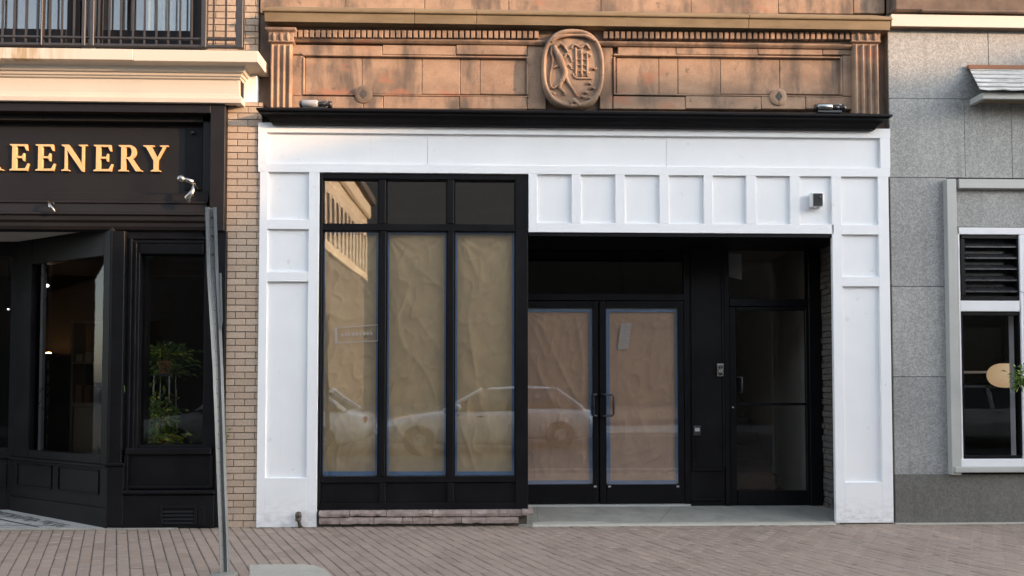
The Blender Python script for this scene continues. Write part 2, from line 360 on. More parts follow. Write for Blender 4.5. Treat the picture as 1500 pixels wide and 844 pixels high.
class MB:
    def __init__(s): s.v = []; s.f = []
    def add(s, vs, fs):
        k = len(s.v); s.v += [tuple(p) for p in vs]; s.f += [tuple(i + k for i in f) for f in fs]; return s
    def box(s, x0, x1, y0, y1, z0, z1):
        if x0 > x1: x0, x1 = x1, x0
        if y0 > y1: y0, y1 = y1, y0
        if z0 > z1: z0, z1 = z1, z0
        return s.add([(x0, y0, z0), (x1, y0, z0), (x1, y1, z0), (x0, y1, z0), (x0, y0, z1), (x1, y0, z1), (x1, y1, z1), (x0, y1, z1)],
                     [(0, 3, 2, 1), (4, 5, 6, 7), (0, 1, 5, 4), (1, 2, 6, 5), (2, 3, 7, 6), (3, 0, 4, 7)])
    def prism(s, poly, y0, y1):              # poly of (x, z), seen from the street, extruded along y
        n = len(poly)
        area = sum(poly[i][0] * poly[(i + 1) % n][1] - poly[(i + 1) % n][0] * poly[i][1] for i in range(n))
        if area < 0: poly = poly[::-1]
        vs = [(x, y0, z) for x, z in poly] + [(x, y1, z) for x, z in poly]
        fs = [tuple(range(n)), tuple(range(2 * n - 1, n - 1, -1))]
        fs += [(i, i + n, (i + 1) % n + n, (i + 1) % n) for i in range(n)]
        return s.add(vs, fs)
    def loft(s, rings, cap=True, closed=True):
        n = len(rings[0]); k = len(s.v)
        for r in rings: s.v += [tuple(p) for p in r]
        for a in range(len(rings) - 1):
            for i in range(n if closed else n - 1):
                j = (i + 1) % n
                s.f.append((k + a * n + i, k + a * n + j, k + (a + 1) * n + j, k + (a + 1) * n + i))
        if cap:
            s.f.append(tuple(k + i for i in range(n - 1, -1, -1)))
            s.f.append(tuple(k + (len(rings) - 1) * n + i for i in range(n)))
        return s
    def tube(s, pts, r, n=8, cap=True):
        pts = [Vector(p) for p in pts]; rings = []
        rr = r if isinstance(r, (list, tuple)) else [r] * len(pts)
        t0 = (pts[1] - pts[0]).normalized()
        a = t0.orthogonal().normalized()
        for i, p in enumerate(pts):
            t = (pts[min(i + 1, len(pts) - 1)] - pts[max(i - 1, 0)]).normalized()
            a = (a - t * a.dot(t)).normalized(); b = t.cross(a)
            rings.append([p + (a * math.cos(2 * math.pi * q / n) + b * math.sin(2 * math.pi * q / n)) * rr[i] for q in range(n)])
        return s.loft(rings, cap)
    def lathe(s, c, prof, n=16, axis='z'):   # prof of (radius, height)
        rings = []
        for r, h in prof:
            ring = []
            for q in range(n):
                a = 2 * math.pi * q / n
                o = Vector((r * math.cos(a), r * math.sin(a), h))
                if axis == 'y': o = Vector((o.x, -o.z, o.y))
                if axis == 'x': o = Vector((o.z, o.x, o.y))
                ring.append(Vector(c) + o)
            rings.append(ring)
        return s.loft(rings)
    def mesh(s, name, origin):
        me = bpy.data.meshes.new(name)
        me.from_pydata([Vector(p) - origin for p in s.v], [], s.f)
        bm = bmesh.new(); bm.from_mesh(me)
        bmesh.ops.recalc_face_normals(bm, faces=bm.faces)
        bm.to_mesh(me); bm.free()
        return me
    def build(s, name, mat, parent=None, bevel=0.0, smooth=False, label=None, origin=None, seg=1):
        xs, ys, zs = zip(*s.v)
        if origin is None:
            origin = Vector(((min(xs) + max(xs)) / 2, (min(ys) + max(ys)) / 2, min(zs)))
        me = s.mesh(name, origin)
        me.materials.append(M[mat])
        o = bpy.data.objects.new(name, me)
        link(o, parent, origin)
        if smooth:
            for p in me.polygons: p.use_smooth = True
        if bevel:
            b = o.modifiers.new('bevel', 'BEVEL'); b.width = bevel; b.segments = seg; b.limit_method = 'ANGLE'; b.angle_limit = R(40)
            b.harden_normals = False
        if label: o['label'] = label
        return o
    # a box whose front face (at Y = yf) covers the picture rectangle u0..u1, v0..v1
    def pbox(s, u0, v0, u1, v1, yf, yb):
        um, vm = (u0 + u1) / 2, (v0 + v1) / 2
        return s.box(X(u0, vm, yf), X(u1, vm, yf), yf, yb, Z(um, v0, yf), Z(um, v1, yf))
def inst(name, me, parent, world_loc, scale=None, rot=None):
    o = bpy.data.objects.new(name, me)
    link(o, parent, world_loc)
    if scale: o.scale = scale
    if rot: o.rotation_euler = rot
    return o
def chamfer_box(name, sx, sy, sz, c, mat):   # unit-like piece centred on its own middle, chamfered front edges (front = -y)
    x, y, z = sx / 2, sy / 2, sz / 2
    vs = [(-x, y, -z), (x, y, -z), (x, y, z), (-x, y, z), (-x, -y + c, -z), (x, -y + c, -z), (x, -y + c, z), (-x, -y + c, z),
          (-x + c, -y, -z + c), (x - c, -y, -z + c), (x - c, -y, z - c), (-x + c, -y, z - c)]
    fs = [(0, 3, 2, 1)[::-1]]
    for a in (0, 4):
        for i in range(4):
            j = (i + 1) % 4
            fs.append((a + i, a + j, a + 4 + j, a + 4 + i))
    fs.append((8, 9, 10, 11))
    mb = MB().add(vs, fs)
    me = mb.mesh(name, Vector((0, 0, 0))); me.materials.append(M[mat])
    return me
def profile_run(mb, prof, xl, xr, y0, left_ret=False, right_ret=False, back=0.25):
    """moulding: prof of (projection, z) run along x with mitred returns at its ends; y0 = face of the wall"""
    full = prof + [(-0.03, prof[-1][1]), (-0.03, prof[0][1])]
    st = []
    if left_ret: st.append([(xl - p, y0 + back, z) for p, z in full])
    st.append([((xl - p) if left_ret else xl, y0 - p, z) for p, z in full])
    st.append([((xr + p) if right_ret else xr, y0 - p, z) for p, z in full])
    if right_ret: st.append([(xr + p, y0 + back, z) for p, z in full])
    return mb.loft(st)

# ================================================================== the ground
def ground():
    mb = MB(); mb.box(-400, 400, -400, 400, -0.32, -0.30)
    tag(mb.build('ground', 'kerb_concrete'), kind='structure')
    mb = MB(); mb.box(-120, 120, -11.6, -3.06, -0.28, -0.13)
    tag(mb.build('road', 'road_asphalt'), kind='structure')
    mb = MB(); mb.box(-120, 120, -14.6, -11.6, -0.28, 0.0)
    tag(mb.build('pavement', 'kerb_concrete', bevel=0.02), kind='structure')
    mb = MB(); mb.box(-120, 120, -60, -14.65, -0.28, -0.05)
    tag(mb.build('parking_lot', 'road_asphalt'), kind='structure')
    # the near pavement of clay pavers
    mb = MB(); mb.box(-14, 14, -3.06, 0.5, -0.28, -0.009)
    sw = tag(mb.build('sidewalk', 'joint_sand'), kind='structure')
    mb = MB()
    for i in range(20): mb.box(-14 + i * 1.4 + 0.004, -14 + (i + 1) * 1.4 - 0.004, -3.22, -3.06, -0.25, 0.0)
    mb.build('kerb', 'kerb_concrete', sw, bevel=0.015)
    cw, cl, k = 0.106, 0.178, -0.50            # paver width, length, and slant of the courses
    j = 0.0035
    pv = on_ground(365, 828.5); pv2 = on_ground(474, 829)
    PADX = (pv.x, pv2.x - 0.03); PADY = pv.y
    def paver_mesh(name, y_len):
        a, b, c = cw / 2 - j * 1.15, y_len / 2 - j * 1.5, 0.006
        def P(x, y, z): return (x + k * y, y, z)
        vs = [P(-a, -b, -0.05), P(a, -b, -0.05), P(a, b, -0.05), P(-a, b, -0.05), P(-a, -b, -c), P(a, -b, -c), P(a, b, -c), P(-a, b, -c),
              P(-a + c, -b + c, 0), P(a - c, -b + c, 0), P(a - c, b - c, 0), P(-a + c, b - c, 0)]
        fs = []
        for q in (0, 4):
            for i in range(4): fs.append((q + i, q + (i + 1) % 4, q + 4 + (i + 1) % 4, q + 4 + i))
        fs.append((8, 9, 10, 11))
        return vs, fs
    vs0, fs0 = paver_mesh('paver', cl)
    me = bpy.data.meshes.new('paver'); me.from_pydata(vs0, [], fs0); me.materials.append(M['paver'])
    cells = []
    ncol = int(22 / cw)
    for ci in range(-ncol // 2, ncol // 2):
        for ri in range(-14, 1):
            y = ri * cl + (cl / 2 if ci % 2 else 0) - 0.03
            if y > 0.06 or y < -3.06 + cl / 2: continue
            x = ci * cw + k * y
            if abs(x) > 9.5: continue
            u, v = project((x, y, 0))
            inview = -5 < u < 1505 and v < 846
            size = (F_PX / (y - CAM.y)) ** 2 * (0.2 + 0 * y)
            cells.append((inview, -y, x, y))
    vis = sorted([c for c in cells if c[0]], key=lambda c: c[3])[:300]
    chosen = set((c[2], c[3]) for c in vis)
    rest = MB()
    for c in cells:
        x, y = c[2], c[3]
        dz = random.uniform(-0.004, 0.002); rx, ry = random.gauss(0, 0.009), random.gauss(0, 0.012)
        if (x, y) in chosen:
            inst('paver', me, sw, (x, y, dz), rot=(rx, ry, random.gauss(0, 0.006)))
        else:
            rest.add([(x + a, y + b, d + dz + b * rx - a * ry) for a, b, d in vs0], fs0)
    o = rest.build('pavers', 'paver', sw); o['kind'] = 'stuff'
    # pale concrete pad set in the pavers at the near edge of view
    x0, x1, y1, y0 = PADX[0], PADX[1], PADY, PADY - 0.7
    prof = [(x0, y0), (x1 + 0.1, y0), (x1 + 0.02, y1 - 0.16), (x1 - 0.06, y1 - 0.04), (x1 - 0.14, y1), (x0, y1)]
    prof = [(px + (py - y1) * -0.33, py) for px, py in prof]
    mb = MB(); mb.loft([[(px, py, -0.05) for px, py in prof], [(px, py, 0.002) for px, py in prof], [(px * 0.98 + 0.02 * (x0 + x1) / 2, py * 0.98 + 0.02 * y1, 0.008) for px, py in prof]])
    mb.build('concrete_pad', 'concrete_pale', sw)
    # narrow concrete margin along the foot of the buildings
    mb = MB()
    mb.box(X(-60, 772), X(262, 772), -0.055, 0.02, -0.03, 0.008)
    mb.build('concrete_strip', 'concrete', sw, bevel=0.004)
    mb = MB(); mb.box(X(1311, 762), X(1500, 762) + 2, -0.045, 0.04, -0.03, 0.006)
    mb.build('concrete_strip', 'concrete_pale', sw, bevel=0.004)
ground()

# ================================================================== brick laying
def lay_bricks(wall, x0, x1, z0, z1, yf, bl=0.213, bh=0.0705, mj=0.009, depth=0.06, mat='tan_brick', holes=(), jit=0.002, me=None):
    me = me or chamfer_box('brick', 1, 1, 1, 0.02, mat)
    row = 0; z = z0
    while z < z1 - 0.02:
        h = min(bh, z1 - z) - mj
        x = x0 - (bl * 0.5 if row % 2 else 0.0)
        while x < x1 - 0.01:
            a, b = max(x, x0), min(x + bl, x1)
            x += bl
            if b - a < 0.03: continue
            xm, zm = (a + b) / 2, z + h / 2
            if any(hx0 < xm < hx1 and hz0 < zm < hz1 for hx0, hx1, hz0, hz1 in holes): continue
            inst('brick', me, wall, (xm, yf + depth / 2 + random.uniform(0, jit), zm), scale=(b - a - mj, depth, h))
        z += bh; row += 1

# ================================================================== left building: black shop, brick upper storey, cream cornice
def wave(a, b, t): return a + (b - a) * t
def left_building():
    B = thing('black_shop_building', (X(100), 0.3, 0), 'brick building with black shopfront under a cream cornice, gold letters on its sign', 'building')
    # ---- brick pier to the right of the shopfront
    px0, px1 = X(329.5, 470, 0.02), X(381, 470, 0.02)
    z_c = Z(340, 149, 0.02)
    mb = MB(); mb.box(px0, px1, 0.031, 0.5, -0.05, z_c)
    w = mb.build('brick_pier', 'mortar', B)
    lay_bricks(w, px0, px1, 0.0, z_c, 0.02)
    # ---- upper storey
    zc_top = Z(200, 71, -0.30)
    yu = 0.12
    mb = MB()
    xr = X(379, 30, yu); xw = X(301, 30, yu)
    mb.box(xw, xr, yu + 0.011, 0.7, zc_top - 0.3, 8.6); mb.box(-12, xw, yu + 0.011, 0.7, 7.2, 8.6)
    w = mb.build('brick_wall', 'mortar', B)
    lay_bricks(w, xw, xr, zc_top - 0.1, 6.4, yu)
    # windows upstairs
    for (u0, u1, split) in ((-150, 121, None), (141, 300, 212)):
        x0, x1 = X(u0, 30, yu + 0.05), X(u1, 30, yu + 0.05)
        z0, z1 = zc_top, 7.2
        mb = MB(); fw = 0.10
        mb.box(x0, x0 + fw, yu, yu + 0.14, z0, z1); mb.box(x1 - fw - 0.04, x1, yu, yu + 0.14, z0, z1)
        mb.box(x0 + fw, x1 - fw - 0.04, yu, yu + 0.14, z1 - fw, z1); mb.box(x0 + fw, x1 - fw - 0.04, yu, yu + 0.14, z0, Z(200, 44, yu))
        f = mb.build('window', 'black_paint', B, bevel=0.006)
        mb = MB(); mb.box(x0 + fw, x1 - fw - 0.04, yu + 0.07, yu + 0.076, Z(200, 44, yu), z1 - fw)
        mb.build('pane', 'glass', f)
        if split:
            mb = MB(); xa, xb = X(split, 30, yu + 0.2), X(283, 30, yu + 0.2); n = 40
            rings = []
            for q in range(2):
                z = (Z(200, 44, yu) - 0.05, z1 - fw)[q]
                rings.append([(wave(xa, xb, i / n), yu + 0.20 + 0.02 * math.sin(i * 1.1) + 0.01 * math.sin(i * 2.7), z) for i in range(n + 1)])
            mb.loft(rings, cap=False, closed=False)
            mb.build('curtain', 'curtain', f)
    mb = MB(); mb.box(X(121, 30, yu), X(141, 30, yu), yu - 0.02, yu + 0.3, zc_top, 7.2)
    mb.build('window_pier', 'railing_metal', B, bevel=0.01)
    # dark room behind the upper windows
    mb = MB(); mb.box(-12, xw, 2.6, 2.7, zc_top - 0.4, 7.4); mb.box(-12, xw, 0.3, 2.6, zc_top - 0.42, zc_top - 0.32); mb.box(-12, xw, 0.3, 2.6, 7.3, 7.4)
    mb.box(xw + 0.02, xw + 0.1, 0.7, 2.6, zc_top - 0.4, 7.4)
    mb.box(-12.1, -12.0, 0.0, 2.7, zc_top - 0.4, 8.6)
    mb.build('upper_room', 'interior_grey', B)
    # ---- cream cornice with mitred return
    zc = lambda v, Y: Z(200, v, Y)
    yw = -0.05
    prof = [(0.045, zc(149, -0.1)), (0.05, zc(143, -0.1)), (0.028, zc(140, -0.07)), (0.015, zc(136, -0.06)), (0.010, zc(116, -0.06)),
            (0.030, zc(114, -0.08)), (0.036, zc(111.5, -0.08)), (0.05, zc(110, -0.1)), (0.055, zc(106, -0.1)), (0.075, zc(104.5, -0.12)),
            (0.085, zc(102, -0.13)), (0.10, zc(96, -0.15)), (0.14, zc(91, -0.19)), (0.17, zc(89.5, -0.22))]
    mb = MB(); profile_run(mb, prof, -12, X(352, 120, yw) - 0.02, yw, right_ret=True, back=0.30)
    c = mb.build('cornice', 'cream_paint', B, bevel=0.004)
    mb = MB()
    zt0, zt1 = zc(88.5, -0.25), zc(72, -0.25)
    xs = [-12, X(15), X(195, 80, -0.25), X(378, 80, -0.25)]
    for a, b in zip(xs[:-1], xs[1:]):
        mb = MB(); mb.box(a + 0.001, b - 0.001, -0.25 + random.uniform(-0.003, 0.003), 0.14, zt0 + random.uniform(-0.004, 0.004), zt1)
        mb.build('cornice_board', 'stained_cream', c, bevel=0.004)
    mb = MB(); mb.box(X(352, 120, -0.05), X(376, 120, 0.05), 0.05, 0.24, zc(148.5, 0.05), zt0 - 0.004)
    mb.build('cornice_end_block', 'white_paint', c, bevel=0.004)
    mb = MB(); mb.box(-12, X(352, 120, -0.05), -0.02, 0.5, zc(149, 0.0) + 0.005, zt0 - 0.004)
    mb.build('cornice_backing', 'black_paint', c)
    # ---- sign board
    yo, yi, yf = -0.055, 0.045, 0.135
    zt = Z(150, 150.5, 0)
    mb = MB()
    mb.pbox(307.5, 151, 329, 338, yo, 0.3)
    mb.box(-12, X(307.5, 240, yo) - 0.001, yo, 0.3, Z(150, 164, yo), zt)
    fr = mb.build('sign_frame', 'black_sign', B, bevel=0.004)
    mb = MB()
    mb.pbox(297, 178, 308.5, 290, yi, 0.3)
    mb.box(-12, X(297, 230, yi) - 0.001, yi, 0.3, Z(150, 177.5, yi), Z(150, 160, yi))
    mb.build('sign_moulding', 'black_sign', fr, bevel=0.004)
    mb = MB(); mb.box(-12, X(312, 230, yf), yf, 0.3, Z(150, 300, yf), Z(150, 170, yf))
    sb = mb.build('sign_board', 'black_sign', B)
    # rails below the lettering: stepped moulding
    zs = lambda v, Y=0.0: Z(150, v, Y)
    prof = [(-0.10, zs(338)), (0.00, zs(336.5)), (0.02, zs(332)), (0.02, zs(327)), (0.05, zs(324)), (0.05, zs(318)), (0.075, zs(316)), (0.07, zs(313.5)),
            (0.02, zs(311)), (0.005, zs(299)), (0.02, zs(297.5)), (0.015, zs(295.5)), (-0.03, zs(293)), (-0.045, zs(285)), (-0.03, zs(283.5)), (-0.05, zs(281.5))]
    mb = MB(); profile_run(mb, prof, -12, X(307.5, 300, 0) - 0.03, 0.0)
    mb.build('sign_rail', 'black_sign', B, bevel=0.002)
    mb = MB(); mb.pbox(271, 181, 297, 279, yf - 0.012, yf + 0.02); mb.build('sign_end_panel', 'black_paint', sb, bevel=0.003)
    # ---- gold serif letters
    zb, zt_ = Z(120, 250.5, yf - 0.03), Z(120, 212, yf - 0.03); H = zt_ - zb
    def S(x0, z0, x1, z1): return [(x0, z0), (x1, z0), (x1, z1), (x0, z1)]
    def serif_stem(x, w=0.17, s=0.09):
        return [[(x - s, 0), (x + w + s, 0), (x + w + s, 0.035), (x + w, 0.075), (x + w, 0.925), (x + w + s, 0.965), (x + w + s, 1), (x - s, 1), (x - s, 0.965), (x, 0.925), (x, 0.075), (x - s, 0.035)]]
    def shape(ch):
        if ch == 'E':
            return [[(0.0, 0), (0.70, 0), (0.77, 0.27), (0.72, 0.27), (0.62, 0.085), (0.27, 0.075), (0.27, 0.475), (0.50, 0.475), (0.545, 0.37), (0.585, 0.37), (0.585, 0.66), (0.545, 0.66),
                     (0.50, 0.55), (0.27, 0.55), (0.27, 0.925), (0.58, 0.925), (0.66, 0.76), (0.71, 0.76), (0.68, 1.0), (0.0, 1.0), (0.0, 0.965), (0.10, 0.925), (0.10, 0.075), (0.0, 0.035)]], 0.78
        if ch == 'N':
            return [[(0.0, 0), (0.32, 0), (0.32, 0.035), (0.205, 0.075), (0.205, 0.80), (0.80, -0.02), (0.87, -0.02), (0.87, 0.925), (0.98, 0.965), (0.98, 1), (0.66, 1), (0.66, 0.965),
                     (0.79, 0.925), (0.79, 0.28), (0.27, 1), (0.0, 1), (0.0, 0.965), (0.125, 0.90), (0.125, 0.075), (0.0, 0.035)]], 0.98
        if ch == 'Y':
            return [[(0.30, 0), (0.68, 0), (0.68, 0.035), (0.575, 0.075), (0.575, 0.42), (0.85, 0.925), (0.96, 0.965), (0.96, 1), (0.64, 1), (0.64, 0.965), (0.76, 0.925), (0.545, 0.53),
                     (0.32, 0.925), (0.42, 0.965), (0.42, 1), (0.0, 1), (0.0, 0.965), (0.11, 0.925), (0.405, 0.41), (0.405, 0.075), (0.30, 0.035)]], 0.96
        if ch == 'R':
            bowl = [(0.27, 1.0)]
            for q in range(0, 13):
                a = R(90 - q * 15); bowl.append((0.42 + 0.24 * math.cos(a), 0.735 + 0.265 * math.sin(a)))
            bowl += [(0.27, 0.47), (0.27, 0.545), (0.38, 0.545)]
            for q in range(1, 12):
                a = R(-90 + q * 15); bowl.append((0.39 + 0.105 * math.cos(a), 0.735 + 0.19 * math.sin(a)))
            bowl += [(0.38, 0.925), (0.27, 0.925)]
            stem = [(0.0, 0), (0.37, 0), (0.37, 0.035), (0.27, 0.075), (0.27, 0.925), (0.27, 1.0), (0.0, 1), (0.0, 0.965), (0.10, 0.925), (0.10, 0.075), (0.0, 0.035)]
            leg = [(0.33, 0.50), (0.66, 0.0), (0.90, 0.0), (0.90, 0.03), (0.82, 0.06), (0.50, 0.52)]
            return [stem, bowl, leg], 0.86
    for ch, ul, ur in (('R', -38, 3), ('E', 14, 42.5), ('E', 52, 81), ('N', 90, 127), ('E', 137, 165.5), ('R', 173.5, 207), ('Y', 209.5, 246)):
        shp, adv = shape(ch)
        xa, xb = X(ul, 231, yf - 0.03), X(ur, 231, yf - 0.03)
        mb = MB(); mbs = MB()
        for q, poly in enumerate(shp):
            pl = [(xa + (xb - xa) * px / adv, zb + H * pz) for px, pz in poly]
            mb.prism(pl, yf - 0.030 - q * 0.0006, yf - 0.012)
            mbs.prism(pl, yf - 0.0119 + q * 0.0004, yf - 0.001)
        o = mb.build('letter', 'gold_letter', sb, label='gold serif letter ' + ch)
        mbs.build('letter_side', 'gold_letter_side', o)
    # ---- right display window with casing, riser panel and vent
    yw_ = 0.04
    mb = MB()                                            # casing face around the glass
    mb.pbox(180, 338, 203, 662, yw_, 0.3); mb.pbox(298, 338, 329, 662, yw_, 0.3)
    mb.box(X(203, 355, yw_) + 0.001, X(298, 355, yw_) - 0.001, yw_, 0.3, Z(250, 372, yw_), Z(250, 338, yw_))
    mb.box(X(203, 655, yw_) + 0.001, X(298, 655, yw_) - 0.001, yw_, 0.3, Z(250, 662, yw_), Z(250, 652, yw_))
    dw = mb.build('display_window', 'black_paint', B, bevel=0.004)
    mb = MB()
    for (u0, v0, u1, v1, d) in ((187, 346, 191, 664, 0.02), (187, 346, 308, 350, 0.021), (195, 353, 198, 657, 0.012), (195, 353, 304, 356, 0.013)):
        mb.pbox(u0, v0, u1, v1, yw_ - d, yw_)
    mb.build('casing_moulding', 'black_paint', dw, bevel=0.003)
    mb = MB(); mb.box(X(203, 500, 0.11), X(300, 500, 0.11), 0.11, 0.116, Z(250, 653, 0.11), Z(250, 371, 0.11)); mb.build('pane', 'glass_clear', dw)
    mb = MB(); mb.pbox(183, 657, 309, 666, yw_ - 0.055, yw_ - 0.001); mb.build('sill', 'black_paint', dw, bevel=0.006)
    # riser with raised frame
    mb = MB(); mb.box(X(180, 700), X(329, 700), 0.03, 0.3, Z(250, 722, 0.03), Z(250, 662, 0.03))
    rs = mb.build('stall_riser', 'black_paint', B)
    mb = MB()
    mb.pbox(181, 667, 187, 721, 0.0, 0.03); mb.pbox(306, 667, 312, 715, 0.005, 0.03); mb.pbox(187.5, 712, 305.5, 716, 0.0, 0.03)
    mb.build('panel_moulding', 'black_paint', rs, bevel=0.004)
    mb = MB(); mb.pbox(316, 338, 329, 772, -0.02, 0.3); mb.build('corner_stile', 'black_paint', B, bevel=0.005)
    mb = MB(); mb.box(X(178, 740, -0.02), X(314, 740, -0.02), -0.025, 0.3, 0.0, Z(250, 725, -0.02))
    bs = mb.build('base_board', 'black_paint', B, bevel=0.008)
    mb = MB(); mb.pbox(178, 719, 314, 724.5, -0.05, 0.3); mb.build('base_moulding', 'black_paint', bs, bevel=0.008)
    # vent grille
    mb = MB()
    mb.pbox(234, 742, 237.5, 770, -0.045, -0.025); mb.pbox(284, 742, 288, 770, -0.045, -0.025); mb.pbox(237.6, 742, 283.9, 745, -0.045, -0.025)
    vg = mb.build('vent_grille', 'black_paint', B, bevel=0.003)
    mb = MB(); mb.pbox(237.6, 745, 283.9, 770, -0.0275, -0.0255); mb.build('vent_opening', 'black_metal', vg)
    for v in (750, 755.5, 761, 766.5):
        mb = MB(); a = at(237.8, v, -0.03); b = at(283.8, v, -0.03)
        mb.loft([[(x, -0.043, a.z - 0.006), (x, -0.040, a.z - 0.010), (x, -0.029, a.z + 0.010), (x, -0.032, a.z + 0.014)] for x in (a.x, b.x)])
        mb.build('slat', 'black_paint', vg)
    mb = MB(); mb.pbox(289, 743, 300, 771, -0.034, -0.025); mb.build('access_plate', 'black_paint', bs, bevel=0.003)
    # ---- front pier between the entry and the window
    mb = MB(); mb.pbox(158.5, 338, 180, 680, -0.015, 0.3); pr = mb.build('pier', 'black_paint', B, bevel=0.005)
    mb = MB(); mb.pbox(156, 683, 180, 772, -0.035, 0.3); mb.build('pier_base', 'black_paint', pr, bevel=0.006)
    mb = MB(); mb.pbox(155, 678.5, 181.5, 683.2, -0.055, 0.3); mb.build('pier_cap', 'black_paint', pr, bevel=0.006)
    # ---- angled side of the recessed entry
    A = at(157, 772, -0.02); A.z = 0
    Bk = at(20, 600, 0.84); Bk.z = 0
    d = Vector((Bk.x - A.x, Bk.y - A.y, 0)); L = d.length; d /= L
    nrm = Vector((-d.y, d.x, 0))
    if nrm.y > 0: nrm = -nrm                          # towards the street
    def sline(u):                                     # distance along the slanted wall under picture column u
        r = ray(u, 560); den = r.x * d.y - r.y * d.x
        q = Vector((A.x - CAM.x, A.y - CAM.y))
        t = (q.x * d.y - q.y * d.x) / den
        return ((CAM.x + r.x * t - A.x) * d.x + (CAM.y + r.y * t - A.y) * d.y)
    def sbox(mb, s0, s1, z0, z1, o0, o1):             # box on the slanted wall, o = offset towards the street
        pts = []
        for z in (z0, z1):
            for s, o in ((s0, o1), (s1, o1), (s1, o0), (s0, o0)):
                p = A + d * s + nrm * o; pts.append((p.x, p.y, z))
        mb.add(pts, [(0, 3, 2, 1), (4, 5, 6, 7), (0, 1, 5, 4), (1, 2, 6, 5), (2, 3, 7, 6), (3, 0, 4, 7)])
        return mb
    zfront = lambda v: Z(157, v, -0.02)
    zsof = Z(120, 336, 0.1)
    g0, g1 = sline(147), sline(58)
    f0, f1 = sline(150.5), sline(43)
    z_s, z_gb, z_gt = zfront(681), zfront(668.5), zfront(373)
    mb = MB(); sbox(mb, 0, f0 + 0.02, z_s, zsof, -0.12, 0.0); sbox(mb, f1, L, z_s, zsof, -0.12, 0.0)
    sbox(mb, f0 + 0.021, f1 - 0.001, z_gt, zsof, -0.12, -0.002); sbox(mb, f0 + 0.021, f1 - 0.001, z_s, z_gb, -0.12, -0.002)
    aw = mb.build('entry_window', 'black_paint', B, bevel=0.004)
    mb = MB(); sbox(mb, g0, f1 - 0.002, z_gb - 0.005, z_gt + 0.005, -0.066, -0.060); mb.build('pane', 'glass_dark', aw)
    mb = MB(); sbox(mb, g1, g1 + 0.05, z_gb, z_gt, -0.058, -0.02); mb.build('mullion', 'dark_steel', aw, bevel=0.004)
    mb = MB(); sbox(mb, 0, L, z_s - 0.03, z_s, -0.1, 0.045); mb.build('sill', 'black_paint', aw, bevel=0.008)
    mb = MB(); sbox(mb, 0, L, 0.0, z_s - 0.031, -0.12, 0.0); wr = mb.build('entry_riser', 'black_paint', B)
    for (u0, u1) in ((28, 79), (88, 148)):
        s1, s0 = sline(u0), sline(u1)
        za, zb_ = zfront(727), zfront(690)
        mb = MB()
        sbox(mb, s0, s1, za, za + 0.018, 0.0005, 0.014); sbox(mb, s1 - 0.018, s1, za + 0.0182, zb_, 0.0005, 0.014); sbox(mb, s0, s0 + 0.018, za + 0.0182, zb_, 0.0005, 0.014)
        sbox(mb, s0 + 0.0182, s1 - 0.0182, zb_ - 0.018, zb_, 0.0005, 0.013)
        mb.build('panel_moulding', 'black_paint', wr, bevel=0.004)
    mb = MB(); sbox(mb, -0.01, L, 0.0, zfront(744), 0.0005, 0.02); mb.build('base_board', 'black_paint', wr, bevel=0.005)
    # ---- back of the entry: door screen at the left edge
    yb = 0.84
    xb = Bk.x
    mb = MB()
    mb.box(X(14.5, 500, yb), xb + 0.02, yb, yb + 0.12, 0, zsof)
    mb.box(-12, X(14.5, 500, yb) - 0.001, yb, yb + 0.12, Z(10, 376, yb), zsof)
    mb.box(-12, X(14.5, 500, yb) - 0.001, yb, yb + 0.12, 0, Z(10, 656, yb))
    bd = mb.build('entry_screen', 'black_paint', B, bevel=0.004)
    mb = MB(); mb.box(-12, X(14.5, 500, yb), yb + 0.06, yb + 0.066, Z(10, 657, yb), Z(10, 375, yb)); mb.build('pane', 'glass_dark', bd)
    mb = MB(); mb.box(-12, xb, yb - 0.04, yb - 0.001, Z(10, 671, yb), Z(10, 667, yb)); mb.build('sill', 'black_paint', bd, bevel=0.006)
    mb = MB(); mb.pbox(-30, 711, 9, 713.5, yb - 0.012, yb); mb.pbox(6, 680, 8.5, 710.8, yb - 0.012, yb); mb.build('panel_moulding', 'black_paint', bd)
    mb = MB(); mb.box(-8.6, -8.3, 0.0, yb, 0.0, zsof); mb.box(-12, -8.601, 0.0, 0.3, 0.0, zsof); mb.build('far_entry_side', 'black_paint', B)
    # ---- entry ceiling and mosaic floor
    mb = MB(); mb.box(-12, X(158, 340), 0.0, 1.0, zsof + 0.002, zsof + 0.06); mb.build('entry_ceiling', 'soffit_plaster', B)
    zf, zbk = 0.012, 0.055
    def fz(y): return wave(zf, zbk, max(0, y) / 0.84)
    mb = MB()
    mb.loft([[(-12, -0.02, -0.1), (A.x + 0.02, -0.02, -0.1), (xb + 0.3, yb + 0.1, -0.1), (-12, yb + 0.1, -0.1)], [(-12, -0.02, fz(0)), (A.x + 0.02, -0.02, fz(0)), (xb + 0.3, yb + 0.1, fz(yb)), (-12, yb + 0.1, fz(yb))]])
    mf = mb.build('mosaic_floor', 'mosaic_tile', B)
    def strip(s0, s1, o0, o1, lift):                 # flat strip along the slanted wall, o = distance from it
        pts = []
        for s, o in ((s0, o0), (s1, o0), (s1, o1), (s0, o1)):
            p = A + d * s + nrm * o; pts.append((p.x, p.y, fz(p.y + 0.02) + lift))
        return pts
    mb = MB()
    for o0, o1, sa in ((0.315, 0.335, 0.62),):
        mb.add(strip(sa, L * 1.02, o0, o1, 0.002), [(0, 1, 2, 3)])
    mb.add([(-12, 0.075, fz(0.09) + 0.002), (A.x - 0.60, 0.075, fz(0.09) + 0.002), (A.x - 0.60, 0.09, fz(0.09) + 0.002), (-12, 0.09, fz(0.09) + 0.002)], [(0, 1, 2, 3)])
    mb.build('border_line', 'mosaic_dark', mf)
    mb = MB(); s = 0.42
